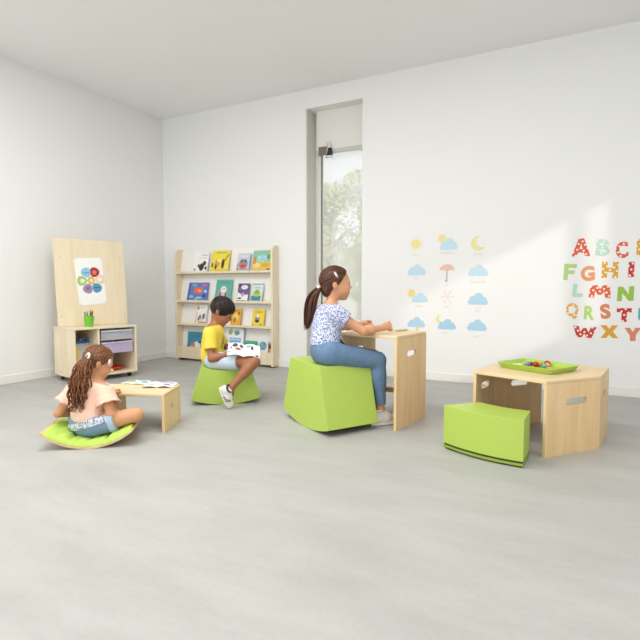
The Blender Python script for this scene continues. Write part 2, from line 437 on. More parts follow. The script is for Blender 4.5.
for (x, y, r, hxx, nm) in balls:
    o = MB().ball((0, 0, 0), r, nu=20, nv=12).build('play_ball', mat('ball_' + hxx[1:], hxx, .3, .03, 8), smooth=True)
    at(o, (x, y, .4265 + r)); tag(o, 'small ' + nm + ' in the green tray', 'ball', 'balls in the green tray')
o = tag(MB().prism(circ(0, 0, .022, 20), w0=0, w1=.008).build('wooden_disc', mat('salmon_wood', '#E7A780', .5, .05, 10), bevel=.002), 'flat salmon coloured disc in the green tray beside the teal ball', 'disc')
at(o, (-.150, 3.290, .427))
o = tag(MB().prism(rrect(-.03, -.016, .03, .016, .006), w0=0, w1=.006).build('card', M_paper), 'white card lying at the left end of the green tray', 'card')
at(o, (-.345, 3.375, .427), .4)

# wedge bench
bn = tag(empty('wedge_bench', (-.43, 2.83, 0)), 'lime green padded wedge bench on a thin base beside the hexagonal table', 'bench')
def wedge(ins=0.0, bulge=.036):
    NL, NR_, FR, FL = V3(-.672, 2.822), V3(-.233, 2.678), V3(-.222, 2.897), V3(-.500, 2.985)
    pts = []
    def arc(p, q_, bu, n=14):
        nn = unit(q_ - p); nn = V3(nn[1], -nn[0]); out = []
        for i in range(n):
            t = i / n; out.append(p + (q_ - p) * t + nn * bu * 4 * t * (1 - t))
        return out
    pts = arc(NL, NR_, bulge) + [NR_ + (FR - NR_) * t for t in np.linspace(0, 1, 4)[:-1]] + arc(FR, FL, -.02) + [FL + (NL - FL) * t for t in np.linspace(0, 1, 4)[:-1]]
    c_ = sum(pts) / len(pts)
    return [tuple(p - V3(-.43, 2.83) - unit(p - c_) * ins) for p in pts]
b = MB().prism(wedge(), w0=.034, w1=.250); b.build('cushion', M_green, bn, smooth=False, bevel=.018, seg=4)
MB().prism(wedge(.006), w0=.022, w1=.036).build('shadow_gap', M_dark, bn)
MB().prism(wedge(-.001), w0=.010, w1=.022).build('base_board', mat('olive_base', '#8FA83A', .5, .05, 20), bn, bevel=.002)
MB().prism(wedge(.012), w0=0, w1=.010).build('glide_foot', M_dark, bn)

# ------------------------------------------------------------------ rocking seats
def rocker(loc, th, a, bb, h, e, w_, label, dip, tilt=0.0):
    root = tag(empty('rocking_seat', (loc[0], loc[1], 0), th), label, 'rocking seat', 'lime green rocking seats')
    R = (bb * bb + e * e) / (2 * e)
    prof = []
    for i in range(25):
        x = -bb + 2 * bb * i / 24; prof.append((x, R - math.sqrt(R * R - x * x)))
    for i in range(1, 6): prof.append((bb + (a - bb) * i / 6, e + (h - e) * i / 6))
    for i in range(13):
        x = a - 2 * a * i / 12; prof.append((x, h - dip * (1 - (x / a) ** 2)))
    for i in range(1, 6): prof.append((-a + (a - bb) * i / 6, h + (e - h) * i / 6))
    c_, s_ = math.cos(tilt), math.sin(tilt)
    prof = [(u * c_ - (z - R) * s_, R + u * s_ + (z - R) * c_) for u, z in prof]
    b = MB().prism(prof, U=(1, 0, 0), V=(0, 0, 1), W=(0, 1, 0), w0=-w_ / 2, w1=w_ / 2)
    b.build('cushion', M_green, root, bevel=.022, seg=5)
    strip = [(x, R - math.sqrt(R * R - x * x)) for x in [-bb * .93 + bb * 1.86 * i / 20 for i in range(21)]]
    strip = [(u * c_ - (z - R) * s_, R + u * s_ + (z - R) * c_) for u, z in strip]
    b = MB()
    for i in range(20):
        (u0, z0), (u1, z1) = strip[i], strip[i + 1]
        b.obox((u0, -w_ / 2 + .02, z0 - .0015), (u1 - u0, 0, z1 - z0), (0, w_ - .04, 0), (0, 0, .004))
    b.build('base_skid', M_dark, root)
    return root
rocker((-1.475, 2.985), math.radians(148), .203, .308, .43, .055, .376, 'large lime green rocking seat the girl in jeans sits on', 0.0, .034)
rocker((-2.540, 3.217), math.radians(41), .185, .268, .292, .045, .31, 'small lime green rocking seat the boy sits on', .022)

# rocker board with cushion
bd = tag(empty('rocker_board', (-2.572, 2.006, 0), math.radians(38)), 'curved plywood rocker board with lime cushion under the girl in peach', 'rocker board')
hb, sag, dep = .250, .094, .36
Rb = (hb * hb + sag * sag) / (2 * sag)
arcz = lambda x: Rb - math.sqrt(Rb * Rb - x * x)
prof = [(x, arcz(x)) for x in np.linspace(-hb, hb, 29)] + [(x * .995, arcz(x) + .012) for x in np.linspace(hb, -hb, 29)]
MB().prism(prof, U=(1, 0, 0), V=(0, 0, 1), W=(0, 1, 0), w0=-dep / 2, w1=dep / 2).build('curved_board', M_edge, bd)
nx, ny = 61, 41
def cush(u, v):
    x = u * (hb - .012); y = v * (dep / 2 - .004)
    ed = max(0.0, 1 - abs(u) ** 7) ** .5 * max(0.0, 1 - abs(v) ** 7) ** .5
    t = .040 * ed
    t -= .024 * math.exp(-((u * 1.9) ** 2 + ((v + .05) * 1.5) ** 2))                 # sunk under the child
    t += .0035 * math.sin(17 * u + 3 * v) * ed * (1 - .5 * abs(v)) + .003 * math.sin(29 * u - 6 * v + 1) * ed
    t -= .012 * math.exp(-((abs(u) - .42) / .03) ** 2) * ed                               # two stitched folds
    return x, y, arcz(x) + .0125, max(t, .0015)
vs = []; fs = []
for s_ in (0, 1):
    for j in range(ny):
        for i in range(nx):
            x, y, z, t = cush(-1 + 2 * i / (nx - 1), -1 + 2 * j / (ny - 1)); vs.append((x, y, z + (t if s_ else 0)))
N = nx * ny
for j in range(ny - 1):
    for i in range(nx - 1):
        k = j * nx + i; fs.append((k, k + nx, k + nx + 1, k + 1)); fs.append((N + k, N + k + 1, N + k + nx + 1, N + k + nx))
rim = [i for i in range(nx)] + [j * nx + nx - 1 for j in range(1, ny)] + [(ny - 1) * nx + i for i in range(nx - 2, -1, -1)] + [j * nx for j in range(ny - 2, 0, -1)]
for i in range(len(rim)):
    k, l = rim[i], rim[(i + 1) % len(rim)]; fs.append((k, l, l + N, k + N))
MB().add(vs, fs).build('cushion', M_green_fab, bd, smooth=True)

# ------------------------------------------------------------------ bookshelf
sx0, sx1, sy0, sy1, sh = -4.52, -3.065, 4.735, 4.866, 1.39
bs = tag(empty('bookshelf', (sx0, sy0, 0)), 'tall birch display bookshelf with white sloped backs against back wall', 'bookshelf')
SD, SWd = sy1 - sy0, sx1 - sx0
sp = [(0, .012), (SD, .012), (SD, sh)]
for i in range(9):
    a_ = math.radians(90 * i / 8); sp.append((.075 - .075 * math.sin(a_), sh - .085 + .085 * math.cos(a_)))
for x in (0, SWd - .026):
    MB().prism(sp, O=(x, 0, 0), U=(0, 1, 0), V=(0, 0, 1), W=(1, 0, 0), w0=0, w1=.026).build('side_panel', M_birch, bs, bevel=.004)
shelf_z = [1.095, .743, .457]
for z in shelf_z:
    MB().box((.026, .012, z - .012), (SWd - .026, SD - .002, z)).build('shelf', M_birch, bs, bevel=.002)
    MB().box((.026, .008, z - .012), (SWd - .026, .02, z + .016)).build('shelf_lip', M_birch, bs, bevel=.003)
MB().box((.026, .010, .03), (SWd - .026, .026, .175)).build('front_board', M_birch, bs, bevel=.003)
MB().box((.026, .026, .03), (SWd - .026, SD - .002, .045)).build('bottom_board', M_birch, bs)
for z0, z1 in ((1.0955, 1.375), (.7435, 1.08), (.4575, .728), (.0455, .442)):
    MB().prism([(.078, z0), (.082, z0), (SD - .002, z1), (SD - .006, z1)], U=(0, 1, 0), V=(0, 0, 1), W=(1, 0, 0), w0=.026, w1=SWd - .026).build('back_panel', M_white, bs)
for x in (.03, SWd - .06):
    MB().box((x, .03, 0), (x + .03, .09, .03)).build('foot', M_black, bs)

# books: cover art is made of thin inlaid shapes in the cover mesh itself
def ell(u, v, ru, rv, n=18): return [(u + ru * math.cos(2 * math.pi * i / n), v + rv * math.sin(2 * math.pi * i / n)) for i in range(n)]
def rect(u0, v0, u1, v1): return [(u0, v0), (u1, v0), (u1, v1), (u0, v1)]
def scribble(u0, u1, v, hgt, n): return [rect(u0 + (u1 - u0) * i / n, v, u0 + (u1 - u0) * (i + .62) / n, v + hgt * (.7 + .3 * ((i * 7) % 3) / 2)) for i in range(n)]
def book(x0, x1, z0, z1, cover, art, label, ybot=4.766, lean=15.0, th=.010, roll=0.0):
    w_, h_ = x1 - x0, (z1 - z0) / math.cos(math.radians(lean))
    r = tag(empty('picture_book', ((x0 + x1) / 2, ybot, z0)), label, 'book', 'picture books on the display shelf')
    r.rotation_euler = (-math.radians(lean), roll, 0)
    ms = [mat('cover_' + cover[1:], cover, .4, .04, 20)]; idx = {}
    b = MB(); b.box((-w_ / 2, -.0, 0), (w_ / 2, .0015, h_)); b.box((-w_ / 2, th - .0015, 0), (w_ / 2, th, h_)); b.box((-w_ / 2, 0, 0), (-w_ / 2 + .002, th, h_))
    for k, (poly, hxx) in enumerate(art):
        if hxx not in idx: idx[hxx] = len(ms); ms.append(mat('ink_' + hxx[1:], hxx, .45, .05, 30))
        p2 = [((max(.02, min(.98, u)) - .5) * w_, max(.02, min(.98, v)) * h_) for u, v in poly]
        b.prism(p2, U=(1, 0, 0), V=(0, 0, 1), W=(0, 1, 0), w0=-.0002 - .00006 * (k % 9), w1=.0005, mi=idx[hxx])
    b.build('cover', ms, r)
    MB().box((-w_ / 2 + .003, .0018, .003), (w_ / 2 - .003, th - .0018, h_ - .003)).build('pages', M_paper, r)
    return r
R_ = lambda *a: (rect(*a[:-1]), a[-1])
E_ = lambda *a: (ell(*a[:-1]), a[-1])
S_ = lambda u0, u1, v, h, n, c: [(p, c) for p in scribble(u0, u1, v, h, n)]
T_ = lambda pts, c: (pts, c)
# top row
book(-4.275, -4.03, 1.112, 1.345, '#F3F0EE', [E_(.62, .22, .16, .2, '#2B2A2C'), E_(.78, .42, .11, .12, '#3A3838'), E_(.9, .16, .07, .1, '#303033'), E_(.2, .1, .06, .06, '#6d6b6b'), E_(.42, .3, .06, .1, '#4a4849')] + S_(.55, .95, .82, .06, 6, '#B77F8C') + S_(.45, .95, .68, .03, 8, '#9A9AA0'), 'white book with dark animal shapes, leftmost on the top shelf')
book(-3.985, -3.715, 1.112, 1.36, '#EFDB4B', [E_(.35, .35, .14, .2, '#D9A441'), E_(.3, .2, .06, .12, '#4A3428'), E_(.68, .34, .08, .24, '#3C2C2A'), T_([(.72, .5), (.98, .86), (.99, .8), (.76, .46)], '#2E2626'), E_(.1, .28, .05, .12, '#5c4632'), E_(.45, .5, .1, .08, '#F5E9A0'), R_(.02, .02, .98, .07, '#D8C03A')] + S_(.25, .85, .86, .07, 8, '#7C8A35'), 'yellow book with brown figures, second from left on the top shelf')
book(-3.588, -3.415, 1.112, 1.312, '#C9CEDF', [E_(.5, .38, .38, .28, '#8F9096'), E_(.5, .24, .3, .12, '#D8432C'), E_(.35, .55, .1, .1, '#5b5c64'), E_(.66, .55, .1, .1, '#5b5c64'), R_(.05, .02, .95, .12, '#7FA6C4'), R_(.02, .02, .1, .4, '#B5483A')] + S_(.2, .85, .8, .08, 6, '#F4F4F6'), 'small pale lavender book with grey animal, third on the top shelf')
book(-3.375, -3.115, 1.112, 1.34, '#8FC3A0', [R_(.02, .02, .98, .42, '#E2BE55'), E_(.5, .6, .3, .2, '#97D3CF'), E_(.25, .25, .2, .14, '#EFD27A'), E_(.7, .26, .22, .1, '#D9A83E'), E_(.12, .5, .08, .2, '#C98E4A'), R_(.78, .02, .95, .07, '#3B3A36'), E_(.85, .66, .1, .12, '#5F9E6E')] + S_(.3, .7, .62, .08, 5, '#EAF6F2'), 'green and sandy yellow book at the right end of the top shelf')
# second row
book(-4.355, -4.045, .760, .975, '#5C7CC4', [R_(.02, .02, .1, .98, '#4A4FA0'), R_(.3, .38, .74, .72, '#EE6B3B'), E_(.2, .2, .12, .08, '#7FC0DE'), E_(.85, .25, .1, .12, '#46489B'), E_(.6, .14, .16, .06, '#8FD0E3'), E_(.8, .85, .14, .08, '#C46BA0'), E_(.3, .85, .14, .08, '#6FB3DE'), E_(.45, .04, .08, .05, '#E8C64B'), E_(.9, .5, .06, .08, '#B9DDF0')] + S_(.36, .7, .48, .12, 4, '#F8D8C4'), 'wide blue book with orange square, leftmost on the second shelf')
book(-3.925, -3.685, .760, 1.008, '#5FB3A3', [E_(.5, .32, .32, .34, '#A89AA8'), E_(.5, .52, .18, .16, '#F0EDE8'), E_(.36, .22, .08, .16, '#6E5560'), E_(.64, .22, .08, .16, '#6E5560'), E_(.44, .55, .03, .03, '#333333'), E_(.56, .55, .03, .03, '#333333'), E_(.5, .3, .12, .1, '#D9C3C4')] + S_(.2, .85, .84, .05, 9, '#3F7F78'), 'teal book with pale furry creature on the second shelf')
book(-3.592, -3.432, .760, .962, '#6E5A8F', [T_([(.02, .02), (.98, .02), (.98, .38), (.5, .3), (.02, .5)], '#F2F0F2'), E_(.58, .78, .3, .12, '#F4F1F4'), E_(.5, .36, .16, .1, '#B8A6C9'), E_(.25, .14, .16, .05, '#2E2B33'), E_(.45, .27, .08, .05, '#9BC25B'), E_(.16, .88, .1, .08, '#43355E')] + S_(.36, .82, .76, .05, 5, '#8C6FA8'), 'purple and white book with speech bubble on the second shelf')
book(-3.392, -3.236, .760, .960, '#CFE3E6', [R_(.02, .02, .98, .3, '#3587B6'), E_(.48, .42, .34, .18, '#B8C73A'), E_(.5, .52, .2, .14, '#8FB348'), R_(.86, .02, .98, .5, '#E5D6A0'), R_(.02, .93, .98, .98, '#9A8A96')] + S_(.26, .8, .72, .08, 5, '#7F93A6'), 'light blue book with yellow green hill, rightmost on the second shelf')
# third row
book(-4.232, -4.068, .474, .702, '#F0EEEA', [R_(.02, .02, .12, .6, '#E3B84C'), E_(.4, .34, .14, .12, '#7B6FA8'), E_(.75, .38, .14, .16, '#6E6F98'), E_(.3, .22, .1, .1, '#5d6c93'), R_(.3, .02, .98, .1, '#C98A3F'), E_(.14, .82, .1, .12, '#D18B55'), E_(.6, .2, .12, .08, '#EFC55A')] + S_(.4, .8, .8, .06, 5, '#8f95a6'), 'white book with violet figures at the left of the third shelf')
book(-3.688, -3.545, .474, .662, '#E3A935', [E_(.5, .5, .3, .24, '#F0CB6B'), E_(.4, .3, .16, .16, '#B9772B'), E_(.75, .7, .12, .1, '#8D5B27')] + S_(.2, .8, .84, .06, 5, '#7A4F22'), 'amber yellow book on the third shelf by the boy face')
book(-3.382, -3.216, .474, .660, '#EFD23F', [E_(.42, .4, .2, .22, '#8F8B90'), E_(.45, .28, .16, .1, '#3B3842'), E_(.44, .58, .1, .09, '#F0E9DD'), R_(.02, .02, .3, .09, '#E6A04A'), R_(.66, .05, .86, .1, '#3f3c33')] + S_(.2, .8, .8, .09, 6, '#8C7A2C'), 'bright yellow book with grey character at the right of the third shelf')
# bottom bin
book(-4.372, -4.12, .075, .362, '#3E8CA6', [E_(.62, .4, .22, .2, '#E3E7E6'), E_(.35, .38, .14, .16, '#C9804D'), E_(.78, .56, .12, .04, '#2c3338'), E_(.3, .3, .12, .1, '#E2B690')] + S_(.2, .8, .78, .07, 7, '#2E6A84'), 'teal blue book with fox in the bottom bin at left', lean=7.0)
book(-3.762, -3.515, .070, .432, '#E9EEF3', [R_(.18, .52, .84, .68, '#7FB3DE'), E_(.22, .86, .13, .09, '#A9B24A'), E_(.6, .84, .16, .08, '#6F9698'), E_(.18, .4, .14, .08, '#6d7fb8'), E_(.62, .4, .14, .1, '#C2B586')] + S_(.22, .8, .6, .05, 8, '#F2F6FA') + S_(.3, .7, .47, .05, 5, '#7FB3DE'), 'pale book with sky blue title band in the bottom bin', lean=7.0)
book(-3.492, -3.325, .060, .290, '#2E9E78', [R_(.02, .9, .98, .97, '#53B694'), E_(.5, .6, .2, .12, '#5FC0A0')], 'plain emerald green book low in the bottom bin', lean=7.0)
book(-3.305, -3.165, .060, .300, '#E3EAF0', [E_(.5, .76, .38, .2, '#5E94CC'), E_(.4, .8, .16, .1, '#7FB56A'), E_(.66, .7, .12, .07, '#7FB56A'), E_(.3, .55, .1, .05, '#F2D65A')] + S_(.2, .8, .58, .04, 6, '#6a7f9c'), 'white book with blue globe in the bottom bin', lean=7.0)
book(-3.160, -3.100, .060, .275, '#A4513A', [E_(.5, .8, .34, .1, '#3B2B2B'), E_(.5, .62, .26, .1, '#E0B48E')], 'narrow red brown book at the right end of the bottom bin', lean=7.0)

# ------------------------------------------------------------------ easel cabinet on castors
ang = math.atan2(.226, -.974) - math.pi / 2
cd = V3(.226, .974)
cb = tag(empty('easel_cabinet', (-4.20, 3.07, 0), math.atan2(cd[1], cd[0])), 'birch storage cabinet on castors with a tall easel board on top', 'cabinet')
CW, CD_, cz0, cz1, t_ = .636, .45, .05, .53, .018         # local: x along the front, y back
MB().box((0, 0, cz0), (t_, CD_, cz1 - t_)).build('side_panel', M_birch, cb, bevel=.002)
MB().box((CW - t_, 0, cz0), (CW, CD_, cz1 - t_)).build('side_panel', M_birch, cb, bevel=.002)
MB().box((.232, .004, cz0 + t_), (.232 + t_, CD_, cz1 - t_)).build('divider', M_birch, cb, bevel=.002)
MB().box((t_, 0, cz0), (CW - t_, CD_, cz0 + t_)).build('bottom_panel', M_birch, cb, bevel=.002)
MB().box((t_, CD_ - .01, cz0 + t_), (CW - t_, CD_, cz1 - t_)).build('back_panel', M_birch, cb)
MB().box((-.004, -.008, cz1 - t_), (CW + .004, CD_, cz1)).build('top_panel', M_birch, cb, bevel=.003)
for z in (.385, .245, .505):
    for x in (.2505, CW - t_ - .008):
        MB().box((x, .01, z - .006), (x + .007, CD_ - .03, z)).build('tray_runner', M_white, cb)
for x, y in ((.05, .06), (CW - .06, .06), (.05, CD_ - .06), (CW - .06, CD_ - .06)):
    b = MB().tube([(x - .012, y, .0255), (x + .012, y, .0255)], .0255, 18)
    wv = b.build('caster_wheel', M_black, cb, bevel=.004)
    MB().box((x - .018, y - .016, .035), (x + .018, y + .016, cz0)).build('caster_fork', M_steel, wv)
for (y, z) in ((.30, .09), (.17, .29), (.30, .30)):
    MB().tube([(-.0015, y, z), (.002, y, z)], .005, 10).build('screw', mat('screw_brown', '#9B7B52', .5, .05, 10), cb)
# easel board
eb = MB()
lean = math.atan2(.07, .87)
U_, V_ = V3(1, 0, 0), V3(0, math.sin(lean), math.cos(lean))
e_o = V3(-.012, .295, cz1 + .002)
eb.prism(rrect(0, 0, .715, .872, .006), O=e_o, U=U_, V=V_, W=np.cross(U_, V_), w0=-.018, w1=0)
board = eb.build('easel_board', M_birch, cb, bevel=.003)
nrm = unit(np.cross(U_, V_))
for u, v in ((.05, .68), (.66, .70), (.03, .10), (.68, .10)):
    p = e_o + U_ * u + V_ * v
    MB().tube([p - nrm * .002, p + nrm * .003], .006, 10).build('screw', M_steel, board)
MB().prism([(.0, 0), (.10, 0), (.06, .32), (.04, .32)], O=(.30, .33, cz1), U=(0, 1, 0), V=(0, 0, 1), W=(1, 0, 0), w0=0, w1=.018).build('easel_brace', M_birch, cb)

# poster pinned on it (world frame from cabinet matrix)
bpy.context.view_layer.update()
MC = np.array(cb.matrix_world)
def cabw(p): return MC[:3, :3] @ np.array(p) + MC[:3, 3]
def cabd(v): return MC[:3, :3] @ np.array(v)
def board_pt(u, v, w_=0.0): return cabw(e_o + U_ * u + V_ * v + nrm * w_)
fr = np.eye(4)
po_o = board_pt(.213, .203, .0015)
Uw, Vw, Nw = unit(cabd(U_)), unit(cabd(V_)), unit(cabd(nrm))
Uw, Vw = unit(Uw + Vw * .062), unit(Vw - Uw * .062)
po = tag(empty('poster', tuple(po_o)), 'white paper sheet with a flower of six coloured petals pinned on the easel', 'poster')
po.matrix_world = Matrix([[Uw[0], Vw[0], Nw[0], po_o[0]], [Uw[1], Vw[1], Nw[1], po_o[1]], [Uw[2], Vw[2], Nw[2], po_o[2]], [0, 0, 0, 1]])
pw, ph = .285, .475
MB().box((0, 0, -.0005), (pw, ph, .0005)).build('sheet', M_paper, po)
pcx, pcy = .150, .245
petals = [(118, '#8FC7E8', '#5b7fa8'), (62, '#A3263A', '#E07A4A'), (3, '#E9D3B8', '#F6EEE4'), (-58, '#4F9BB5', '#2f5a85'), (-118, '#A98BB0', '#8a6f9c'), (180, '#A9C773', '#E6EDC8')]
b = MB(); pm = []
def petal(ang, r0, r1, wd):
    a = math.radians(ang); out = []
    for i in range(24):
        t = 2 * math.pi * i / 24
        r0_, r1_ = r0, r1; rr = (r0 + r1) / 2 + (r1 - r0) / 2 * math.cos(t); ww = wd * math.sin(t) * (.62 + .38 * (rr - r0) / (r1 - r0))
        out.append((pcx + rr * math.cos(a) - ww * math.sin(a), pcy + rr * math.sin(a) + ww * math.cos(a)))
    return out
for k, (an, h1, h2) in enumerate(petals):
    pm += [mat('petal_' + h1[1:], h1, .6, .03, 20), mat('petal_' + h2[1:], h2, .6, .03, 20)]
    b.prism(petal(an, .040, .142, .060), w0=.0003, w1=.0009, mi=2 * k)
    b.prism(petal(an, .062, .114, .026) if k not in (0, 3) else [(pcx + .09 * math.cos(math.radians(an)) + du, pcy + .09 * math.sin(math.radians(an)) + dv) for du, dv in ((-.032, -.004), (.032, -.004), (.032, .004), (-.032, .004))], w0=.0005, w1=.0012, mi=2 * k + 1)
pm += [mat('petal_centre', '#E9B95A', .6, .03, 20), mat('petal_dot', '#F5E3BE', .6, .03, 20)]
b.prism(circ(pcx, pcy, .038, 24), w0=.0003, w1=.001, mi=12); b.prism(circ(pcx, pcy, .018, 18), w0=.0005, w1=.0014, mi=13)
b.build('printed_flower', pm, po)
for (u, v, wh) in ((.012, ph - .012, 'top left'), (pw - .012, ph - .012, 'top right'), (.012, .012, 'bottom left'), (pw - .012, .012, 'bottom right')):
    p = po_o + Uw * u + Vw * v + Nw * .001
    pn = MB().tube([p - p, Nw * .008], [.003, .005], 10).build('push_pin', M_steel, smooth=False)
    pn.location = p; tag(pn, 'small grey pin at the %s corner of the flower poster' % wh, 'pin', 'pins on the poster')

# pot of pens on the cabinet top
bk = tag(empty('pen_pot', tuple(cabw((.215, .145, cz1)))), 'lime green tapered pot holding pens on top of the cabinet', 'pot')
prof_o = [(.036, 0), (.048, .105)]; prof_i = [(.044, .105), (.033, .006)]
MB().lathe(prof_o + prof_i, n=28).build('pot_body', mat('pot_green', '#6FBE2C', .4, .03, 12), bk, smooth=False)
for k, (dx_, dy_, hxx, nm) in enumerate(((-.022, -.006, '#2F7FB0', 'blue pen leaning left'), (-.004, .012, '#7E9A3A', 'olive green pen in the middle'), (.006, -.012, '#3F8E3A', 'dark green pen at the front'), (.022, .008, '#B5311F', 'red pen leaning right'), (.016, .02, '#D8822E', 'orange pen at the back'))):
    base = cabw((.215 + dx_ * .7, .145 + dy_ * .7, cz1 + .01)); tip = cabw((.215 + dx_ * 2.0, .145 + dy_ * 1.5, cz1 + .145 + .004 * k))
    pr = tag(empty('marker_pen', tuple(base)), nm + ' in the lime green pot', 'pen', 'pens in the green pot')
    mid = (tip - base) * .78
    MB().tube([(0, 0, 0), mid], .0065, 10).build('barrel', mat('pen_' + hxx[1:], hxx, .4, .03, 10), pr, smooth=True)
    MB().tube([mid, tip - base], [.0075, .006], 10).build('cap', mat('pen_' + hxx[1:], hxx, .4, .03, 10), pr, smooth=True)

# inside the cabinet
def cthing(name, label, cat, loc, group=None):
    o = tag(empty(name, tuple(cabw(loc)), math.atan2(cd[1], cd[0])), label, cat, group); return o
def storage_tray(z, h, hxx, alpha, label):
    r = cthing('storage_tray', label, 'tray', (.259, .012, z), 'plastic trays in the cabinet')
    w_ = CW - t_ - .268; d_ = CD_ - .05
    m = translucent('tray_plastic_' + hxx[1:], hxx, alpha)
    b = MB(); tk = .004
    b.box((.012, 0, 0), (w_ - .012, d_, tk)); b.box((.012, 0, tk), (w_ - .012, tk, h)); b.box((.012, d_ - tk, tk), (w_ - .012, d_, h)); b.box((.012, tk, tk), (.012 + tk, d_ - tk, h)); b.box((w_ - .012 - tk, tk, tk), (w_ - .012, d_ - tk, h))
    b.build('tray_body', m, r)
    b = MB(); b.box((.0085, -.008, h - .006), (w_ - .0085, 0, h + .008)); b.box((.0085, 0, h - .004), (.014, d_, h - .0005)); b.box((w_ - .014, 0, h - .004), (w_ - .0085, d_, h - .0005))
    b.build('tray_rim', translucent('rim_plastic_' + hxx[1:], hxx, min(1, alpha + .3)), r)
    return r
storage_tray(.392, .092, '#F0F2F8', .30, 'upper clear plastic tray with blue things in the cabinet')
storage_tray(.262, .105, '#DCCBE8', .60, 'lower lilac tinted plastic tray in the cabinet')
o = tag(MB().prism(rrect(0, 0, .22, .30, .01), w0=0, w1=.018).build('folder', mat('folder_blue', '#7FAEDD', .5, .05, 10), bevel=.003), 'blue folder lying inside the upper clear tray', 'folder')
o.location = cabw((.33, .03, .43)); o.rotation_euler = (0, 0, math.atan2(cd[1], cd[0]))
o = tag(MB().prism(rrect(0, 0, .24, .28, .01), w0=0, w1=.022).build('box', mat('cardboard_brown', '#B5947C', .7, .05, 10), bevel=.003), 'brown flat box under the blue folder in the upper tray', 'box')
o.location = cabw((.335, .035, .398)); o.rotation_euler = (0, 0, math.atan2(cd[1], cd[0]))
pl = cthing('plate', 'orange red round dish on the cabinet floor under the trays', 'dish', (.455, .20, cz0 + t_ + .001))
MB().lathe([(.07, 0), (.125, .03), (.122, .034), (.066, .008)], n=32).build('dish', mat('orange_plastic', '#E2541F', .4, .04, 8), pl, smooth=False)
o = tag(MB().ball((0, 0, 0), (.04, .03, .018)).build('play_stone', mat('mint_stone', '#BFD8CF', .5, .08, 12), smooth=True), 'pale mint pebble on the cabinet floor left of the dish', 'stone')
o.location = cabw((.335, .06, cz0 + t_ + .0185))
o = tag(MB().ball((0, 0, 0), (.02, .02, .018)).build('play_stone', mat('cream_stone', '#EAD9B0', .5, .05, 12), smooth=True), 'little cream pebble on the cabinet floor by the dish', 'stone')
o.location = cabw((.372, .03, cz0 + t_ + .0185))
o = tag(MB().box((0, 0, 0), (.03, .30, .28)).build('box_file', mat('file_yellow', '#E3BE2C', .5, .04, 10), bevel=.003), 'yellow box file standing at the left inside the cabinet', 'file')
o.location = cabw((.026, .04, cz0 + t_ + .001)); o.rotation_euler = (0, 0, math.atan2(cd[1], cd[0]))
wbd = cthing('drawing_board', 'small whiteboard with blue edge and handle leaning inside the cabinet', 'whiteboard', (.085, .16, cz0 + t_ + .002))
wbd.rotation_euler = (-.12, 0, math.atan2(cd[1], cd[0]))
MB().prism(rrect(0, 0, .16, .30, .02), U=(1, 0, 0), V=(0, 0, 1), W=(0, 1, 0), w0=0, w1=.008).build('panel', mat('board_grey', '#D5D8DC', .3, .02, 8), wbd)
MB().prism(rrect(-.007, -.001, .167, .308, .024), [rrect(.002, .004, .158, .296, .018)], U=(1, 0, 0), V=(0, 0, 1), W=(0, 1, 0), w0=-.004, w1=.012).build('rim', mat('board_blue_grey', '#3E74B5', .4, .03, 8), wbd)
MB().prism([(.03, .306), (.15, .306), (.13, .345), (.06, .345)], [rrect(.07, .315, .12, .335, .006)], U=(1, 0, 0), V=(0, 0, 1), W=(0, 1, 0), w0=-.006, w1=.014).build('handle', mat('board_blue', '#2173C4', .4, .03, 8), wbd, bevel=.003)

# ------------------------------------------------------------------ magazines
def magazine(loc, rz, w_, h_, arts, label, open_=True, curl=.012, tilt=(0, 0)):
    r = tag(empty('magazine', loc, rz), label, 'magazine', None); r.rotation_euler = (tilt[0], tilt[1], rz)
    ms = [M_paper]; idx = {}; b = MB(); n = 14
    fz = lambda u: curl * (abs(math.sin(math.pi * min(1, abs(u) * 1.1))) + .15) if open_ else .002
    vs = []; fs = []
    for i in range(2 * n + 1):
        u = -1 + i / n
        for v in (0, 1):
            for t in (0, 1): vs.append((u * w_, (v - .5) * h_, fz(u) * (.0 if not t and False else 1) + (.004 if t else 0)))
    for i in range(2 * n):
        a = 4 * i; c = a + 4
        fs += [(a + 1, c + 1, c + 3, a + 3), (a, a + 2, c + 2, c), (a, c, c + 1, a + 1), (a + 2, a + 3, c + 3, c + 2)]
    fs += [(0, 1, 3, 2), (8 * n, 8 * n + 2, 8 * n + 3, 8 * n + 1)]
    b.add(vs, fs); b.build('pages', M_paper, r, smooth=False)
    for k, (u0, u1, v0, v1, hxx) in enumerate(arts):
        b = MB(); m_ = 6
        for s_ in range(m_):
            ua, ub = u0 + (u1 - u0) * s_ / m_, u0 + (u1 - u0) * (s_ + 1) / m_
            dz = .0044 + .00004 * k
            # elliptical outline from strips
            ha, hb_ = [math.sqrt(max(.05, 1 - (2 * s2 / m_ - 1) ** 2)) for s2 in (s_, s_ + 1)]
            vc, vh = (v0 + v1) / 2, (v1 - v0) / 2
            b.add([(ua * w_, (vc - vh * ha - .5) * h_, fz(ua) + dz), (ub * w_, (vc - vh * hb_ - .5) * h_, fz(ub) + dz), (ub * w_, (vc + vh * hb_ - .5) * h_, fz(ub) + dz), (ua * w_, (vc + vh * ha - .5) * h_, fz(ua) + dz)], [(0, 1, 2, 3)])
        b.build('printed_picture', mat('ink_' + hxx[1:], hxx, .45, .05, 30), r, fixn=False)
    return r
magazine((-2.735, 2.475, .2515), math.radians(18), .085, .11, [(-.95, -.1, .05, .95, '#A9C98A'), (-.9, -.3, .5, .95, '#7FA86A'), (.1, .95, .1, .9, '#8FB4C9'), (.15, .6, .2, .6, '#F4F6F6')], 'open green and blue picture magazine on the low desk, left of the white one', curl=.006)
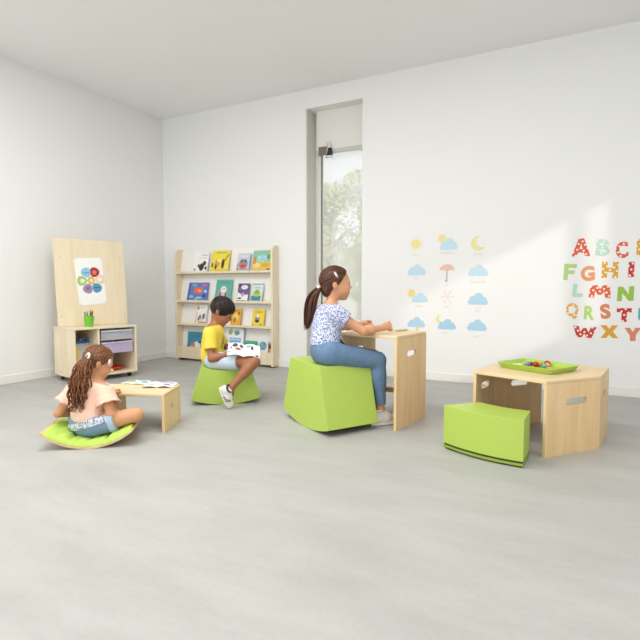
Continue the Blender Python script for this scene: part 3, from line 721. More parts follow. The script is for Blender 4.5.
magazine((-2.515, 2.475, .2515), math.radians(30), .105, .15, [(-.9, -.2, .1, .5, '#C9C3D6'), (.1, .9, .5, .95, '#B8B4CC'), (.3, .8, .1, .4, '#8C86A0'), (-.98, -.8, .0, .3, '#B0544A')], 'open white magazine nearest the right end of the low desk', curl=.010)

# ------------------------------------------------------------------ weather wall stickers
YW = YB - .0012
SUNC, CLOUD, CLOUD2 = '#F1E08A', '#C3DEED', '#B2D5EA'
def icon(x0, x1, z0, z1, parts, label, name, cap=None):
    r = tag(empty(name, ((x0 + x1) / 2, YB, (z0 + z1) / 2)), label, 'wall sticker', 'weather wall stickers')
    for k, (pn, polys, hxx) in enumerate(parts):
        b = MB()
        for i_, p in enumerate(polys): b.prism(p, U=(1, 0, 0), V=(0, 0, 1), W=(0, -1, 0), w0=.0001, w1=.001 + .0005 * k + .00006 * i_)
        b.build(pn, mat('sticker_' + hxx[1:], hxx, .6, .03, 25), r)
    if cap:
        b = MB()
        for i in range(cap[0]):
            x = cap[1] + (i - cap[0] / 2) * .012
            b.prism(rect(x, cap[2], x + .007, cap[2] + .010 + .004 * ((i * 5) % 3)), U=(1, 0, 0), V=(0, 0, 1), W=(0, -1, 0), w0=.0002, w1=.001)
        b.build('caption', mat('sticker_caption', '#D9D6D2', .6, .03, 25), r)
    return r
def cloudp(cx, cz, w_, h_):
    out = [rrect(cx - w_ / 2, cz - h_ / 2, cx + w_ / 2, cz - h_ / 2 + h_ * .45, h_ * .2)]
    out += [circ(cx - w_ * .25, cz - h_ * .05, h_ * .30), circ(cx + w_ * .04, cz + h_ * .12, h_ * .40), circ(cx + w_ * .28, cz - h_ * .08, h_ * .28)]
    return out
def rays(cx, cz, r0, r1, n, w_=.0045):
    out = []
    for k in range(n):
        a = 2 * math.pi * k / n; c_, s_ = math.cos(a), math.sin(a)
        out.append([(cx + r0 * c_ - w_ * s_, cz + r0 * s_ + w_ * c_), (cx + r1 * c_, cz + r1 * s_), (cx + r0 * c_ + w_ * s_, cz + r0 * s_ - w_ * c_)])
    return out
def crescent(cx, cz, r, off=.42):
    out = [(cx + r * math.cos(a), cz + r * math.sin(a)) for a in np.linspace(math.radians(70), math.radians(350), 22)]
    x1_, z1_ = out[-1]; x0_, z0_ = out[0]
    inn = [(cx + r * off + r * .78 * math.cos(a), cz + r * off * .55 + r * .78 * math.sin(a)) for a in np.linspace(math.radians(322), math.radians(98), 18)]
    return [out + inn]
def drops(xs, z, h_=.022): return [rrect(x - .004, z - h_ / 2, x + .004, z + h_ / 2, .0038, 3) for x in xs]
icon(-1.53, -1.396, 1.264, 1.427, [('sun_disc', [circ(0, 0, .045, 28)], '#EDE296'), ('sun_rays', rays(0, 0, .05, .078, 14), '#EDE296')], 'yellow sun with rays, top left of the weather wall stickers', 'sun_sticker', (4, 0, -.115))
icon(-1.254, -1.055, 1.272, 1.424, [('sun_disc', [circ(-.05, .04, .035, 24)] + rays(-.05, .04, .038, .055, 12), '#F0E09A'), ('cloud', cloudp(.015, -.015, .17, .11), CLOUD)], 'blue cloud before a yellow sun, top middle weather sticker', 'cloud_sticker', (11, .0, -.11))
icon(-.923, -.802, 1.25, 1.408, [('crescent', crescent(0, 0, .068), '#E8E09C')], 'pale yellow crescent moon, top right of the weather wall stickers', 'moon_sticker', (8, .0, -.11))
icon(-1.547, -1.357, 1.038, 1.14, [('cloud', cloudp(0, 0, .185, .105), CLOUD)], 'plain blue cloud directly below the yellow sun sticker', 'cloud_sticker', (4, 0, -.085))
um = [(.072 * math.cos(a), .02 + .062 * math.sin(a)) for a in np.linspace(0, math.pi, 16)] + [(-.048 + .0, .028), (-.024, .02), (0, .028), (.024, .02), (.048, .028)]
icon(-1.23, -1.074, .973, 1.143, [('canopy', [um], '#EFC2AA'), ('shaft', [rect(-.003, -.085, .003, .03), rect(-.016, -.085, .003, -.079), rect(-.016, -.085, -.011, -.07)], '#6C6A70')], 'salmon pink umbrella with dark shaft, second row of weather stickers', 'umbrella_sticker', (3, .0, -.125))
icon(-.955, -.766, 1.022, 1.128, [('cloud', cloudp(0, 0, .185, .105), CLOUD), ('drops', drops((-.05, 0, .05), -.075, .012), '#EBCFC6')], 'blue cloud with pinkish drops below the moon sticker', 'cloud_sticker', (12, .0, -.115))
icon(-1.539, -1.333, .762, .89, [('sun_disc', [circ(-.065, .03, .036, 24)] + rays(-.065, .03, .038, .052, 12), '#F1DE92'), ('cloud', cloudp(.02, -.012, .165, .095), CLOUD)], 'blue cloud with sun at its upper left, third row left', 'cloud_sticker', (7, .01, -.105))
sn = []
for k in range(6):
    a = math.pi * k / 3; c_, s_ = math.cos(a), math.sin(a)
    sn.append([(-.004 * s_, .004 * c_), (.07 * c_ - .004 * s_, .07 * s_ + .004 * c_), (.07 * c_ + .004 * s_, .07 * s_ - .004 * c_), (.004 * s_, -.004 * c_)])
    for e_ in (.6, -.6):
        c2, s2 = math.cos(a + e_), math.sin(a + e_); p = (.045 * c_, .045 * s_)
        sn.append([(p[0] - .003 * s2, p[1] + .003 * c2), (p[0] + .022 * c2 - .003 * s2, p[1] + .022 * s2 + .003 * c2), (p[0] + .022 * c2 + .003 * s2, p[1] + .022 * s2 - .003 * c2), (p[0] + .003 * s2, p[1] - .003 * c2)])
icon(-1.217, -1.07, .747, .901, [('snowflake', sn, '#EADBD3')], 'faint pinkish snowflake below the umbrella sticker', 'snowflake_sticker', (4, 0, -.1))
icon(-.95, -.765, .752, .863, [('cloud', cloudp(0, 0, .18, .11), CLOUD2), ('swirl', [rect(-.03, -.085, .03, -.081), rect(.02, -.1, .024, -.06)], '#DAD6DC')], 'blue cloud with faint swirl, third row right', 'cloud_sticker', (4, .0, -.12))
icon(-1.546, -1.355, .484, .623, [('cloud', cloudp(0, .015, .18, .10), '#B0D2E8'), ('lightning', [[(.0, -.03), (.03, -.03), (.014, -.055), (.028, -.055), (-.006, -.1), (.006, -.065), (-.008, -.065)]], '#F0CF86')], 'blue cloud with yellow lightning behind the desk edge', 'cloud_sticker')
icon(-1.252, -1.061, .506, .646, [('crescent', crescent(-.05, .03, .045), '#E8DFA0'), ('cloud', cloudp(.012, -.018, .175, .10), '#AACFE8')], 'blue cloud covering a yellow moon, bottom middle weather sticker', 'cloud_sticker', (4, 0, -.11))
icon(-.954, -.768, .503, .615, [('cloud', cloudp(0, 0, .18, .105), '#ACD2EA'), ('drops', drops((-.06, -.03), -.07, .012), '#EBCFC6')], 'deeper blue cloud, bottom right of the weather wall stickers', 'cloud_sticker', (5, .0, -.115))

# ------------------------------------------------------------------ alphabet wall stickers
OR, MI, MU, GR, PE, RD, DO = '#DC5636', '#B7DCCB', '#DDA52F', '#A4C968', '#E59B6C', '#C4262A', '#D4805E'
letters = [('A', -.08, .064, 1.184, 1.336, OR, 1, 0), ('B', .102, .206, 1.183, 1.322, MI, 1, 2), ('C', .249, .342, 1.161, 1.295, OR, 1, -6), ('D', .397, .491, 1.18, 1.313, MU, 1, 0),
           ('F', -.136, -.039, .98, 1.12, '#B2CF82', 0, 4), ('G', -.004, .105, .971, 1.1, PE, 0, -4), ('H', .152, .273, .995, 1.131, MU, 1, 2), ('I', .34, .391, 1.002, 1.127, RD, 1, -6),
           ('L', -.065, .019, .834, .946, MI, 0, 4), ('M', .061, .228, .829, .937, '#DF5F34', 1, 3), ('N', .268, .394, .804, .924, '#97C045', 0, -5),
           ('Q', -.111, -.013, .643, .78, '#E6AC48', 1, 0), ('R', .029, .108, .638, .76, '#B5D377', 0, 3), ('S', .149, .231, .65, .777, DO, 0, -8), ('T', .274, .382, .63, .744, RD, 1, 0), ('U', .426, .511, .634, .747, '#5FB0B0', 0, 0),
           ('W', -.05, .128, .484, .581, '#CB3327', 1, 4), ('X', .159, .29, .489, .597, MU, 0, -3), ('Y', .335, .454, .471, .582, '#D88565', 0, -4)]
cname = {OR: 'orange red', MI: 'mint', MU: 'mustard', GR: 'green', '#B2CF82': 'light green', PE: 'peach', RD: 'red', '#DF5F34': 'orange', '#97C045': 'grass green', '#E6AC48': 'amber', '#B5D377': 'light green', DO: 'terracotta', '#5FB0B0': 'teal', '#CB3327': 'red', '#D88565': 'terracotta'}
GLY = {'A': ([(0, 0), (.36, 1), (.64, 1), (1, 0), (.72, 0), (.66, .2), (.34, .2), (.28, 0)], [(.41, .4), (.59, .4), (.5, .72)]),
       'F': ([(0, 0), (0, 1), (1, 1), (1, .76), (.36, .76), (.36, .6), (.85, .6), (.85, .37), (.36, .37), (.36, 0)],),
       'H': ([(0, 0), (0, 1), (.34, 1), (.34, .63), (.66, .63), (.66, 1), (1, 1), (1, 0), (.66, 0), (.66, .37), (.34, .37), (.34, 0)],),
       'I': ([(0, 0), (.18, 1), (1, 1), (.82, 0)],), 'L': ([(0, 0), (.05, 1), (.44, 1), (.40, .28), (1, .28), (1, 0)],),
       'M': ([(0, 0), (.06, .8), (.22, 1), (.36, 1), (.5, .68), (.64, 1), (.80, 1), (.94, .8), (1, 0), (.74, 0), (.71, .52), (.58, .22), (.42, .22), (.29, .52), (.26, 0)],),
       'N': ([(0, 0), (.08, 1), (.36, 1), (.68, .45), (.72, 1), (1, 1), (.94, 0), (.66, 0), (.33, .55), (.28, 0)],),
       'T': ([(0, .70), (0, 1), (1, 1), (1, .70), (.68, .70), (.68, 0), (.32, 0), (.32, .70)],),
       'U': ([(0, 1), (.3, 1), (.3, .38), (.5, .25), (.7, .38), (.7, 1), (1, 1), (1, .25), (.72, 0), (.28, 0), (0, .25)],),
       'W': ([(0, 1), (.24, 1), (.32, .48), (.43, .86), (.57, .86), (.68, .48), (.76, 1), (1, 1), (.82, 0), (.61, 0), (.5, .36), (.39, 0), (.18, 0)],),
       'X': ([(0, 0), (.30, .5), (0, 1), (.34, 1), (.5, .72), (.66, 1), (1, 1), (.70, .5), (1, 0), (.66, 0), (.5, .28), (.34, 0)],),
       'Y': ([(0, 1), (.34, 1), (.5, .68), (.66, 1), (1, 1), (.68, .45), (.66, 0), (.34, 0), (.32, .45)],)}
dg = bpy.context.evaluated_depsgraph_get
for (ch, x0, x1, z0, z1, hxx, dot, rot) in letters:
    lm = dots('polka_' + hxx[1:], hxx, '#F6EFE4', 28, .22) if dot else mat('letter_' + hxx[1:], hxx, .6, .03, 25)
    lb = '%s%s letter %s stuck on the back wall' % (cname[hxx], ' dotted' if dot else '', ch)
    if ch in GLY:
        a = math.radians(-rot) * .6; w_, h_ = x1 - x0, z1 - z0
        tf_ = lambda l: [((u - .5) * w_ * math.cos(a) - (v - .5) * h_ * math.sin(a), (u - .5) * w_ * math.sin(a) + (v - .5) * h_ * math.cos(a)) for u, v in l]
        o = MB().prism(tf_(GLY[ch][0]), [tf_(l) for l in GLY[ch][1:]], U=(1, 0, 0), V=(0, 0, 1), W=(0, -1, 0), w0=.0001, w1=.0013).build('letter_sticker', lm)
        o.location = ((x0 + x1) / 2, YB, (z0 + z1) / 2); tag(o, lb, 'wall sticker', 'alphabet wall stickers'); continue
    cu = bpy.data.curves.new('glyph', 'FONT'); cu.body = ch; cu.extrude = .02; cu.offset = .05 if ch not in 'BRQ' else .04; cu.resolution_u = 6
    tmp = bpy.data.objects.new('glyph', cu); COL.objects.link(tmp)
    bpy.context.view_layer.update()
    me = bpy.data.meshes.new_from_object(tmp.evaluated_get(dg()))
    COL.objects.unlink(tmp); bpy.data.objects.remove(tmp)
    co = np.array([v.co[:] for v in me.vertices])
    a = math.radians(-rot); xy = co[:, :2] @ np.array([[math.cos(a), math.sin(a)], [-math.sin(a), math.cos(a)]])
    mn, mx_ = xy.min(0), xy.max(0)
    xy = (xy - (mn + mx_) / 2) / (mx_ - mn) * np.array((x1 - x0, z1 - z0))
    th = (co[:, 2] - co[:, 2].min()) / (co[:, 2].max() - co[:, 2].min())
    for i, v in enumerate(me.vertices): v.co = (xy[i, 0], -.0002 - .0012 * th[i], xy[i, 1])
    me.materials.clear()
    me.materials.append(lm)
    me.name = 'letter'
    o = bpy.data.objects.new('letter_sticker', me); COL.objects.link(o); o.location = ((x0 + x1) / 2, YB, (z0 + z1) / 2)
    tag(o, lb, 'wall sticker', 'alphabet wall stickers')

# ------------------------------------------------------------------ people: signed distance bodies
def smin(a, b, k):
    h = np.maximum(k - np.abs(a - b), 0.0) / k
    return np.minimum(a, b) - h * h * k * 0.25
def rc(a, b, ra, rb, k=.02, cuts=()): return ('c', np.array(a, float), np.array(b, float), ra, rb, k, cuts)
def el(c, R, r, k=.02, cuts=()): return ('e', np.array(c, float), np.array(R, float), np.array(r, float), k, cuts)
def evalp(p, X):
    if p[0] == 'c':
        _, a, b, ra, rb, k, cuts = p
        ab = b - a; L2 = max(1e-9, ab @ ab)
        t = np.clip(((X - a) @ ab) / L2, 0, 1)
        d = np.linalg.norm(X - a - t[..., None] * ab, axis=-1) - (ra + (rb - ra) * t)
    else:
        _, c, R, r, k, cuts = p
        q = (X - c) @ R.T
        k0 = np.linalg.norm(q / r, axis=-1); k1 = np.linalg.norm(q / (r * r), axis=-1)
        d = k0 * (k0 - 1.0) / np.maximum(k1, 1e-9)
    for (pt, n) in cuts: d = np.maximum(d, (X - np.array(pt, float)) @ np.array(n, float))
    return d
def pbox(p):
    if p[0] == 'c':
        r = max(p[3], p[4]); return np.minimum(p[1], p[2]) - r, np.maximum(p[1], p[2]) + r
    r = p[3].max(); return p[1] - r, p[1] + r
def sdf_mesh(prims, vox, cuts=(), subs=()):
    lo = np.min([pbox(p)[0] for p in prims], 0) - 3 * vox; hi = np.max([pbox(p)[1] for p in prims], 0) + 3 * vox
    n = np.ceil((hi - lo) / vox).astype(int) + 1
    D = np.full(tuple(n), 1.0)
    ax = [lo[i] + vox * np.arange(n[i]) for i in range(3)]
    def block(p, mg):
        a, b = pbox(p); i0 = np.maximum(0, np.floor((a - mg - lo) / vox).astype(int)); i1 = np.minimum(n, np.ceil((b + mg - lo) / vox).astype(int) + 1)
        sl = tuple(slice(i0[i], i1[i]) for i in range(3))
        X = np.stack(np.meshgrid(ax[0][sl[0]], ax[1][sl[1]], ax[2][sl[2]], indexing='ij'), -1)
        return sl, X
    for p in prims:
        k = p[-2]; sl, X = block(p, k + 2 * vox)
        if X.size: D[sl] = smin(D[sl], evalp(p, X), k)
    for p in subs:
        sl, X = block(p, 3 * vox)
        if X.size: D[sl] = np.maximum(D[sl], -evalp(p, X))
    if cuts:
        X = np.stack(np.meshgrid(*ax, indexing='ij'), -1)
        for (pt, nn) in cuts: D = np.maximum(D, (X - np.array(pt, float)) @ np.array(nn, float))
    # surface nets
    S = D < 0
    c8 = [S[i:n[0] - 1 + i, j:n[1] - 1 + j, k:n[2] - 1 + k] for i in (0, 1) for j in (0, 1) for k in (0, 1)]
    any_ = np.logical_or.reduce(c8); all_ = np.logical_and.reduce(c8)
    act = any_ & ~all_
    idx = -np.ones(act.shape, int); cells = np.argwhere(act); idx[act] = np.arange(len(cells))
    acc = np.zeros((len(cells), 3)); cnt = np.zeros(len(cells))
    off = np.array([(i, j, k) for i in (0, 1) for j in (0, 1) for k in (0, 1)])
    for a in range(8):
        for b in range(a + 1, 8):
            if np.abs(off[a] - off[b]).sum() != 1: continue
            ca = cells + off[a]; cb_ = cells + off[b]
            da = D[ca[:, 0], ca[:, 1], ca[:, 2]]; db = D[cb_[:, 0], cb_[:, 1], cb_[:, 2]]
            m = (da < 0) != (db < 0)
            t = np.where(m, da / np.where(m, da - db, 1), 0)
            acc[m] += (off[a] + t[:, None] * (off[b] - off[a]))[m]; cnt[m] += 1
    V = lo + vox * (cells + acc / cnt[:, None])
    F = []
    for axis in range(3):
        u, v = (axis + 1) % 3, (axis + 2) % 3
        s0 = [slice(None)] * 3; s1 = [slice(None)] * 3
        s0[axis] = slice(0, -1); s1[axis] = slice(1, None)
        A, B = S[tuple(s0)], S[tuple(s1)]
        e = np.argwhere(A != B)
        e = e[(e[:, u] > 0) & (e[:, v] > 0) & (e[:, u] < n[u] - 1) & (e[:, v] < n[v] - 1)]
        if not len(e): continue
        du = np.zeros(3, int); du[u] = 1; dv = np.zeros(3, int); dv[v] = 1
        g = lambda q: idx[q[:, 0], q[:, 1], q[:, 2]]
        qd = np.stack([g(e - du - dv), g(e - dv), g(e), g(e - du)], 1)
        fl = ~A[e[:, 0], e[:, 1], e[:, 2]]
        qd[fl] = qd[fl][:, ::-1]
        F.append(qd)
    return V, np.concatenate(F)
def sdf_obj(name, prims, vox, m, parent, off, cuts=(), subs=()):
    V, F = sdf_mesh(prims, vox, cuts, subs)
    me = bpy.data.meshes.new(name); me.from_pydata((V - np.array(off)).tolist(), [], F.tolist()); me.materials.append(m)
    me.polygons.foreach_set('use_smooth', [True] * len(me.polygons)); me.update()
    o = bpy.data.objects.new(name, me); COL.objects.link(o); o.parent = parent
    return o

RT = unit((.887, .4617, 0)); FWD = unit((-.4617, .887, 0)); UPZ = V3(0, 0, 1)
def frame(f, uhint=UPZ):
    f = unit(f); l = unit(np.cross(uhint, f)); u = np.cross(f, l); return f, l, u
class Head:
    def __init__(s, c, f, size, uhint=UPZ):
        s.c = np.array(c, float); s.f, s.l, s.u = frame(f, uhint); s.s = size; s.R = np.array([s.f, s.l, s.u])
    def p(s, f, l, u): return s.c + s.s * (f * s.f + l * s.l + u * s.u)
    def e(s, f, l, u, rf, rl, ru, k=.03, cuts=()): return el(s.p(f, l, u), s.R, np.array((rf, rl, ru)) * s.s, k * s.s / .22, cuts)
    def c_(s, a, b, ra, rb, k=.02): return rc(s.p(*a), s.p(*b), ra * s.s, rb * s.s, k * s.s / .22)
    def prims(s, ears=True):
        P = [s.e(-.06, 0, .12, .43, .35, .385, .03), s.e(.09, 0, -.16, .28, .265, .30, .04), s.c_((.22, 0, -.40), (.23, 0, -.40), .10, .10, .03),
             s.c_((.2, .12, -.2), (.2, .13, -.2), .145, .145, .03), s.c_((.2, -.12, -.2), (.2, -.13, -.2), .145, .145, .03),
             s.c_((.345, 0, .0), (.43, 0, -.115), .028, .045, .012), s.c_((.39, .035, -.135), (.39, -.035, -.135), .036, .036, .01),
             s.c_((.335, .12, .065), (.325, .17, .06), .03, .03, .02), s.c_((.335, -.12, .065), (.325, -.17, .06), .03, .03, .02),
             s.c_((.33, .05, -.255), (.33, -.05, -.255), .05, .05, .014)]
        if ears:
            for k in (1, -1):
                P.append(s.e(-.10, k * .335, -.06, .075, .03, .12, .008)); P.append(s.e(-.12, k * .36, -.02, .06, .022, .08, .008))
        return P
def face_parts(hd, par, off, iris, lipc, brow, lids=0.0):
    for k in (1, -1):
        c = hd.p(.285, k * .150, -.005)
        eb_ = MB().ball(c, .077 * hd.s, nu=16, nv=10).build('eye', mat('eye_white', '#D6CFC8', .25, .02, 20), par, smooth=True, off=off)
        d = unit(hd.f * 1.0 + hd.l * k * .36 - hd.u * (.05 + lids * .4))
        MB().ball(c + d * .046 * hd.s, .046 * hd.s, nu=12, nv=8).build('iris', mat('iris_' + iris[1:], iris, .15, .1, 40), eb_, smooth=True, off=off)
        b = MB(); a_ = [hd.p(.350 - .075 * (t + .5) ** 1.5, k * (.075 + .155 * (t + .5)), .090 + .02 * (1 - (2 * t) ** 2)) for t in np.linspace(-.5, .5, 7)]
        b.tube(a_, [.006 * hd.s, .013 * hd.s, .015 * hd.s, .015 * hd.s, .013 * hd.s, .01 * hd.s, .004 * hd.s], 6); b.build('eyebrow', brow, par, smooth=True, off=off)
        b = MB(); a_ = [hd.p(.368 - .025 * abs(2 * t) ** 2 - .055 * (t + .5), k * (.08 + .15 * (t + .5)), (.03 - lids * .035) + .018 * (1 - (2 * t) ** 2)) for t in np.linspace(-.5, .5, 7)]
        b.tube(a_, .010 * hd.s, 5); b.build('eyelashes', brow, par, smooth=True, off=off)
    b = MB(); a_ = [hd.p(.388 - .06 * (2 * t) ** 2, .27 * t, -.245 - .006 * (2 * t) ** 2) for t in np.linspace(-.5, .5, 9)]
    b.tube(a_, [.006 * hd.s * (1 + 2.2 * (1 - (2 * t) ** 2)) for t in np.linspace(-.5, .5, 9)], 8)
    a_ = [hd.p(.384 - .06 * (2 * t) ** 2, .25 * t, -.275 + .008 * (2 * t) ** 2) for t in np.linspace(-.5, .5, 9)]
    b.tube(a_, [.006 * hd.s * (1 + 2.6 * (1 - (2 * t) ** 2)) for t in np.linspace(-.5, .5, 9)], 8)
    b.build('mouth', mat('lips_' + lipc[1:], lipc, .4, .05, 30), par, smooth=True, off=off)
def torso(j, s, inf=0.0):
    lat = unit(j['shL'] - j['shR']); up = unit(j['neck'] - j['chest']); lat = unit(lat - up * (lat @ up)); fw_ = np.cross(lat, up)
    Rc = np.array([fw_, lat, up])
    hl = unit(j['hipL'] - j['hipR']); up2 = unit(j['waist'] - j['pelvis']); hl = unit(hl - up2 * (hl @ up2)); Rp = np.array([np.cross(hl, up2), hl, up2])
    wm = unit(lat + hl); Rw = np.array([unit(np.cross(wm, up)), wm, unit(np.cross(np.cross(wm, up), wm)) * -1])
    Rw = np.array([unit(np.cross(wm, up)), wm, up])
    P = [el(j['pelvis'], Rp, np.array((.086, .108, .085)) * s + inf, .05), el(j['waist'], Rw, np.array((.076, .092, .095)) * s + inf, .06),
         el(j['chest'], Rc, np.array((.080, .106, .115)) * s + inf, .06)]
    for k in ('shR', 'shL'):
        P.append(rc(j['chest'] + up * .05 * s, j[k], .058 * s + inf, .040 * s + inf, .04))
        P.append(rc(j['neck'] - up * .01, j[k], .030 * s + inf, .034 * s + inf, .03))
    return P, (fw_, lat, up)
def hand(w, h, nrm, thumb, s, curl=.35, spread=.16):
    d = unit(h - w); n = unit(nrm - d * (np.array(nrm) @ d)); sd = np.cross(d, n) * thumb      # sd: towards the thumb
    P = [rc(w, w + d * .022 * s, .019 * s, .021 * s, .012)]
    for q in (-.6, .1, .75): P.append(rc(w + d * .014 * s + sd * .014 * q * s, w + d * .052 * s + sd * .024 * q * s, .0115 * s, .0105 * s, .010))
    for i, (q, L) in enumerate(((.027, .052), (.0095, .058), (-.008, .054), (-.025, .043))):
        p = w + d * (.056 - .003 * abs(i - 1)) * s + sd * q * s
        dirv = unit(d + sd * spread * (1.5 - i) * .55); c = curl * .7
        for m, (fr, r0, r1) in enumerate(((.44, .0078, .0072), (.32, .0072, .0066), (.24, .0066, .0058))):
            dv = unit(dirv * math.cos(c) + n * math.sin(c)); q2 = p + dv * L * fr * s
            P.append(rc(p, q2, r0 * s, r1 * s, .0035)); p = q2; c += curl * (1.0 if m else 1.1)
    p = w + d * .016 * s + sd * .018 * s; dv = unit(d * .72 + sd * (.62 - .3 * min(1, curl)) + n * (.2 + .45 * min(1, curl)))
    for L, r0, r1 in ((.028, .0105, .0088), (.022, .0088, .0078), (.017, .0078, .0066)):
        q2 = p + dv * L * s; P.append(rc(p, q2, r0 * s, r1 * s, .005)); p = q2; dv = unit(dv + d * .35 + n * .18 - sd * .25 * min(1, curl))
    return P
def arm_prims(j, sd, s, inf=0.0):
    return [rc(j['sh' + sd], j['el' + sd], .036 * s + inf, .029 * s + inf, .02), rc(j['el' + sd], j['wr' + sd], .029 * s + inf, .0195 * s + inf, .012),
            rc(j['el' + sd] * .68 + j['wr' + sd] * .32, j['el' + sd] * .66 + j['wr' + sd] * .34, .030 * s + inf, .030 * s + inf, .03)]
def leg_prims(j, sd, s, inf=0.0):
    kn, an, hp = j['kn' + sd], j['an' + sd], j['hip' + sd]
    calf = kn * .68 + an * .32; bk_ = unit(an - kn); th_ = unit(kn - hp); back = unit(-(th_ - bk_ * (th_ @ bk_)) + 1e-6)
    return [rc(hp, kn, .068 * s + inf, .047 * s + inf, .03), rc(kn, an, .046 * s + inf, .028 * s + inf, .012), rc(calf + back * .010 * s, calf * .75 + an * .25 + back * .006 * s, .042 * s + inf, .034 * s + inf, .03)]
def foot_prims(an, toe, s):
    d = unit(toe - an); return [rc(an, an * .45 + toe * .55, .027 * s, .026 * s, .02), rc(an * .55 + toe * .45, toe, .028 * s, .021 * s, .02)]
def shoe(heel, toe, up, s, par, off, white, solem, stripe, collar):
    """heel/toe: sole ends on the ground side; up: direction away from the sole"""
    d = unit(toe - heel); up = unit(up - d * (np.array(up) @ d)); sd = np.cross(up, d); L = np.linalg.norm(toe - heel); R = np.array([d, sd, up])
    pt = lambda a, b_, c: heel + d * a * L + sd * b_ * s + up * c * s
    cut = [(pt(0, 0, .012), -up)]
    up_ = sdf_obj('shoe', [rc(pt(.14, 0, .034), pt(.5, 0, .034), .031 * s, .034 * s, .02), rc(pt(.5, 0, .030), pt(.88, .002, .022), .034 * s, .026 * s, .02), rc(pt(.16, 0, .04), pt(.20, 0, .072), .033 * s, .034 * s, .02, [(pt(.2, 0, .088), unit(up - d * .15))]), rc(pt(.3, 0, .055), pt(.55, 0, .042), .030 * s, .026 * s, .02)], .0035, white, par, off, cuts=cut)
    prof = []
    for i in range(28):
        a = 2 * math.pi * i / 28; ca, sa = math.cos(a), math.sin(a)
        prof.append((.5 * L + .54 * L * ca, (.034 + .006 * ca) * s * math.copysign(abs(sa) ** .8, sa)))
    so = MB().prism(prof, O=heel, U=d, V=sd, W=up, w0=0, w1=.016 * s).build('sole', solem, up_, off=off, bevel=.003)
    if stripe:
        b = MB()
        for k in range(3):
            for sg in (1, -1):
                a0 = .42 + .10 * k
                pts = [pt(a0 + .05 * t + .06 * t * t, sg * (.0385 - .0165 * t ** 2.2), .018 + .040 * t) for t in np.linspace(0, 1, 6)]
                b.tube(pts, .0048 * s, 6)
        b.build('side_stripe', stripe, up_, smooth=True, off=off)
    if collar:
        b = MB(); c0 = pt(.19, 0, .086); b.tube([c0 + d * .031 * s * math.cos(a) + sd * .033 * s * math.sin(a) for a in np.linspace(0, 2 * math.pi, 20)], .008 * s, 8, caps=False); b.build('collar', collar, up_, smooth=True, off=off)
        b = MB()
        for k in range(4):
            b.tube([pt(.40 + .09 * k, y, .071 - .006 * k - 4.5 * y * y * 10) for y in np.linspace(-.018, .018, 5)], .003 * s, 6)
        b.build('lace', solem, up_, smooth=True, off=off)
    return up_
def ring_point(hd, nrm, c, phi, cen, rad):
    """point of the ellipsoid (head units) on the plane nrm.x = c"""
    n_ = np.array(nrm); p0 = np.array(cen) + n_ * (c - n_ @ np.array(cen)); e1 = unit(np.cross(n_, (0, 1, 0))); e2 = np.cross(n_, e1)
    dv = math.cos(phi) * e1 + math.sin(phi) * e2; A = dv / np.array(rad); Bq = (p0 - np.array(cen)) / np.array(rad)
    a, b, cc = A @ A, 2 * A @ Bq, Bq @ Bq - 1; t = (-b + math.sqrt(max(0, b * b - 4 * a * cc))) / (2 * a)
    return p0 + dv * t
def locks(b, hd, cen, rad, starts, end, rr, lift=1.012, n=9, jit=.02, seed=1):
    r = np.random.RandomState(seed); cen = np.array(cen); rad = np.array(rad)
    for st in starts:
        st = np.array(st); q0 = (st - cen) / rad; e2 = np.array(end) + r.normal(0, jit, 3); q1 = (e2 - cen) / rad
        q1 = q1 / np.linalg.norm(q1); q0 = q0 / np.linalg.norm(q0); pts = []
        w_ = r.normal(0, .05)
        for t in np.linspace(0, 1, n):
            q = q0 * (1 - t) + q1 * t; q = q + np.cross(q0, q1) * w_ * math.sin(math.pi * t); q = q / np.linalg.norm(q) * lift
            x = cen + q * rad; pts.append(hd.p(*x))
        b.tube(pts, [rr * hd.s * (.55 + .45 * math.sin(math.pi * min(1, t + .15))) for t in np.linspace(0, 1, n)], 5)

M_skin_l = mat('skin_light', '#D49A75', .5, .03, 14, sss=.0)
M_skin_d = mat('skin_brown', '#9E6443', .48, .04, 14)
M_skin_m = mat('skin_tan', '#CF966E', .5, .03, 14)
M_hair_b = hair_mat('hair_brown', '#351D12', '#6A4029')
M_hair_k = hair_mat('hair_black', '#0F0B0A', '#2A1D18')
M_hair_c = hair_mat('hair_curly_brown', '#4A2A1A', '#99633C', (40, 40, 40))
M_clipw = mat('clip_pinkish', '#EAD3DC', .3, .05, 20)
M_tie = mat('hair_tie_white', '#EFE9E6', .6, .03, 20)
M_shoe = mat('shoe_white', '#E8E5E0', .5, .03, 14)
M_sole = mat('sole_white', '#F1EFEB', .5, .02, 14)

def J(**k): return {a: np.array(v, float) for a, v in k.items()}

# ---- girl in patterned blouse and jeans at the tall desk
g2 = J(pelvis=(-1.452, 2.874, .505), waist=(-1.459, 2.887, .582), chest=(-1.465, 2.912, .690), neck=(-1.452, 2.940, .792), shR=(-1.376, 2.868, .748), shL=(-1.530, 2.998, .750),
       elR=(-1.222, 2.950, .638), wrR=(-1.150, 3.112, .652), haR=(-1.118, 3.152, .664), elL=(-1.461, 3.145, .650), wrL=(-1.388, 3.300, .652), haL=(-1.355, 3.341, .672),
       hipR=(-1.402, 2.835, .497), hipL=(-1.496, 2.917, .497), knR=(-1.178, 3.085, .437), anR=(-1.167, 3.115, .112), knL=(-1.242, 3.165, .437), anL=(-1.232, 3.245, .110))
off = (-1.452, 2.874, .43)
P2 = tag(empty('person', off), 'girl with straight brown ponytail, patterned blouse and jeans sitting at the tall desk', 'person')
S2 = 1.0
h2 = Head((-1.432, 2.985, .943), RT * .97 + FWD * .16 + UPZ * .03, .222)
tp, (tf, tl, tu) = torso(g2, S2)
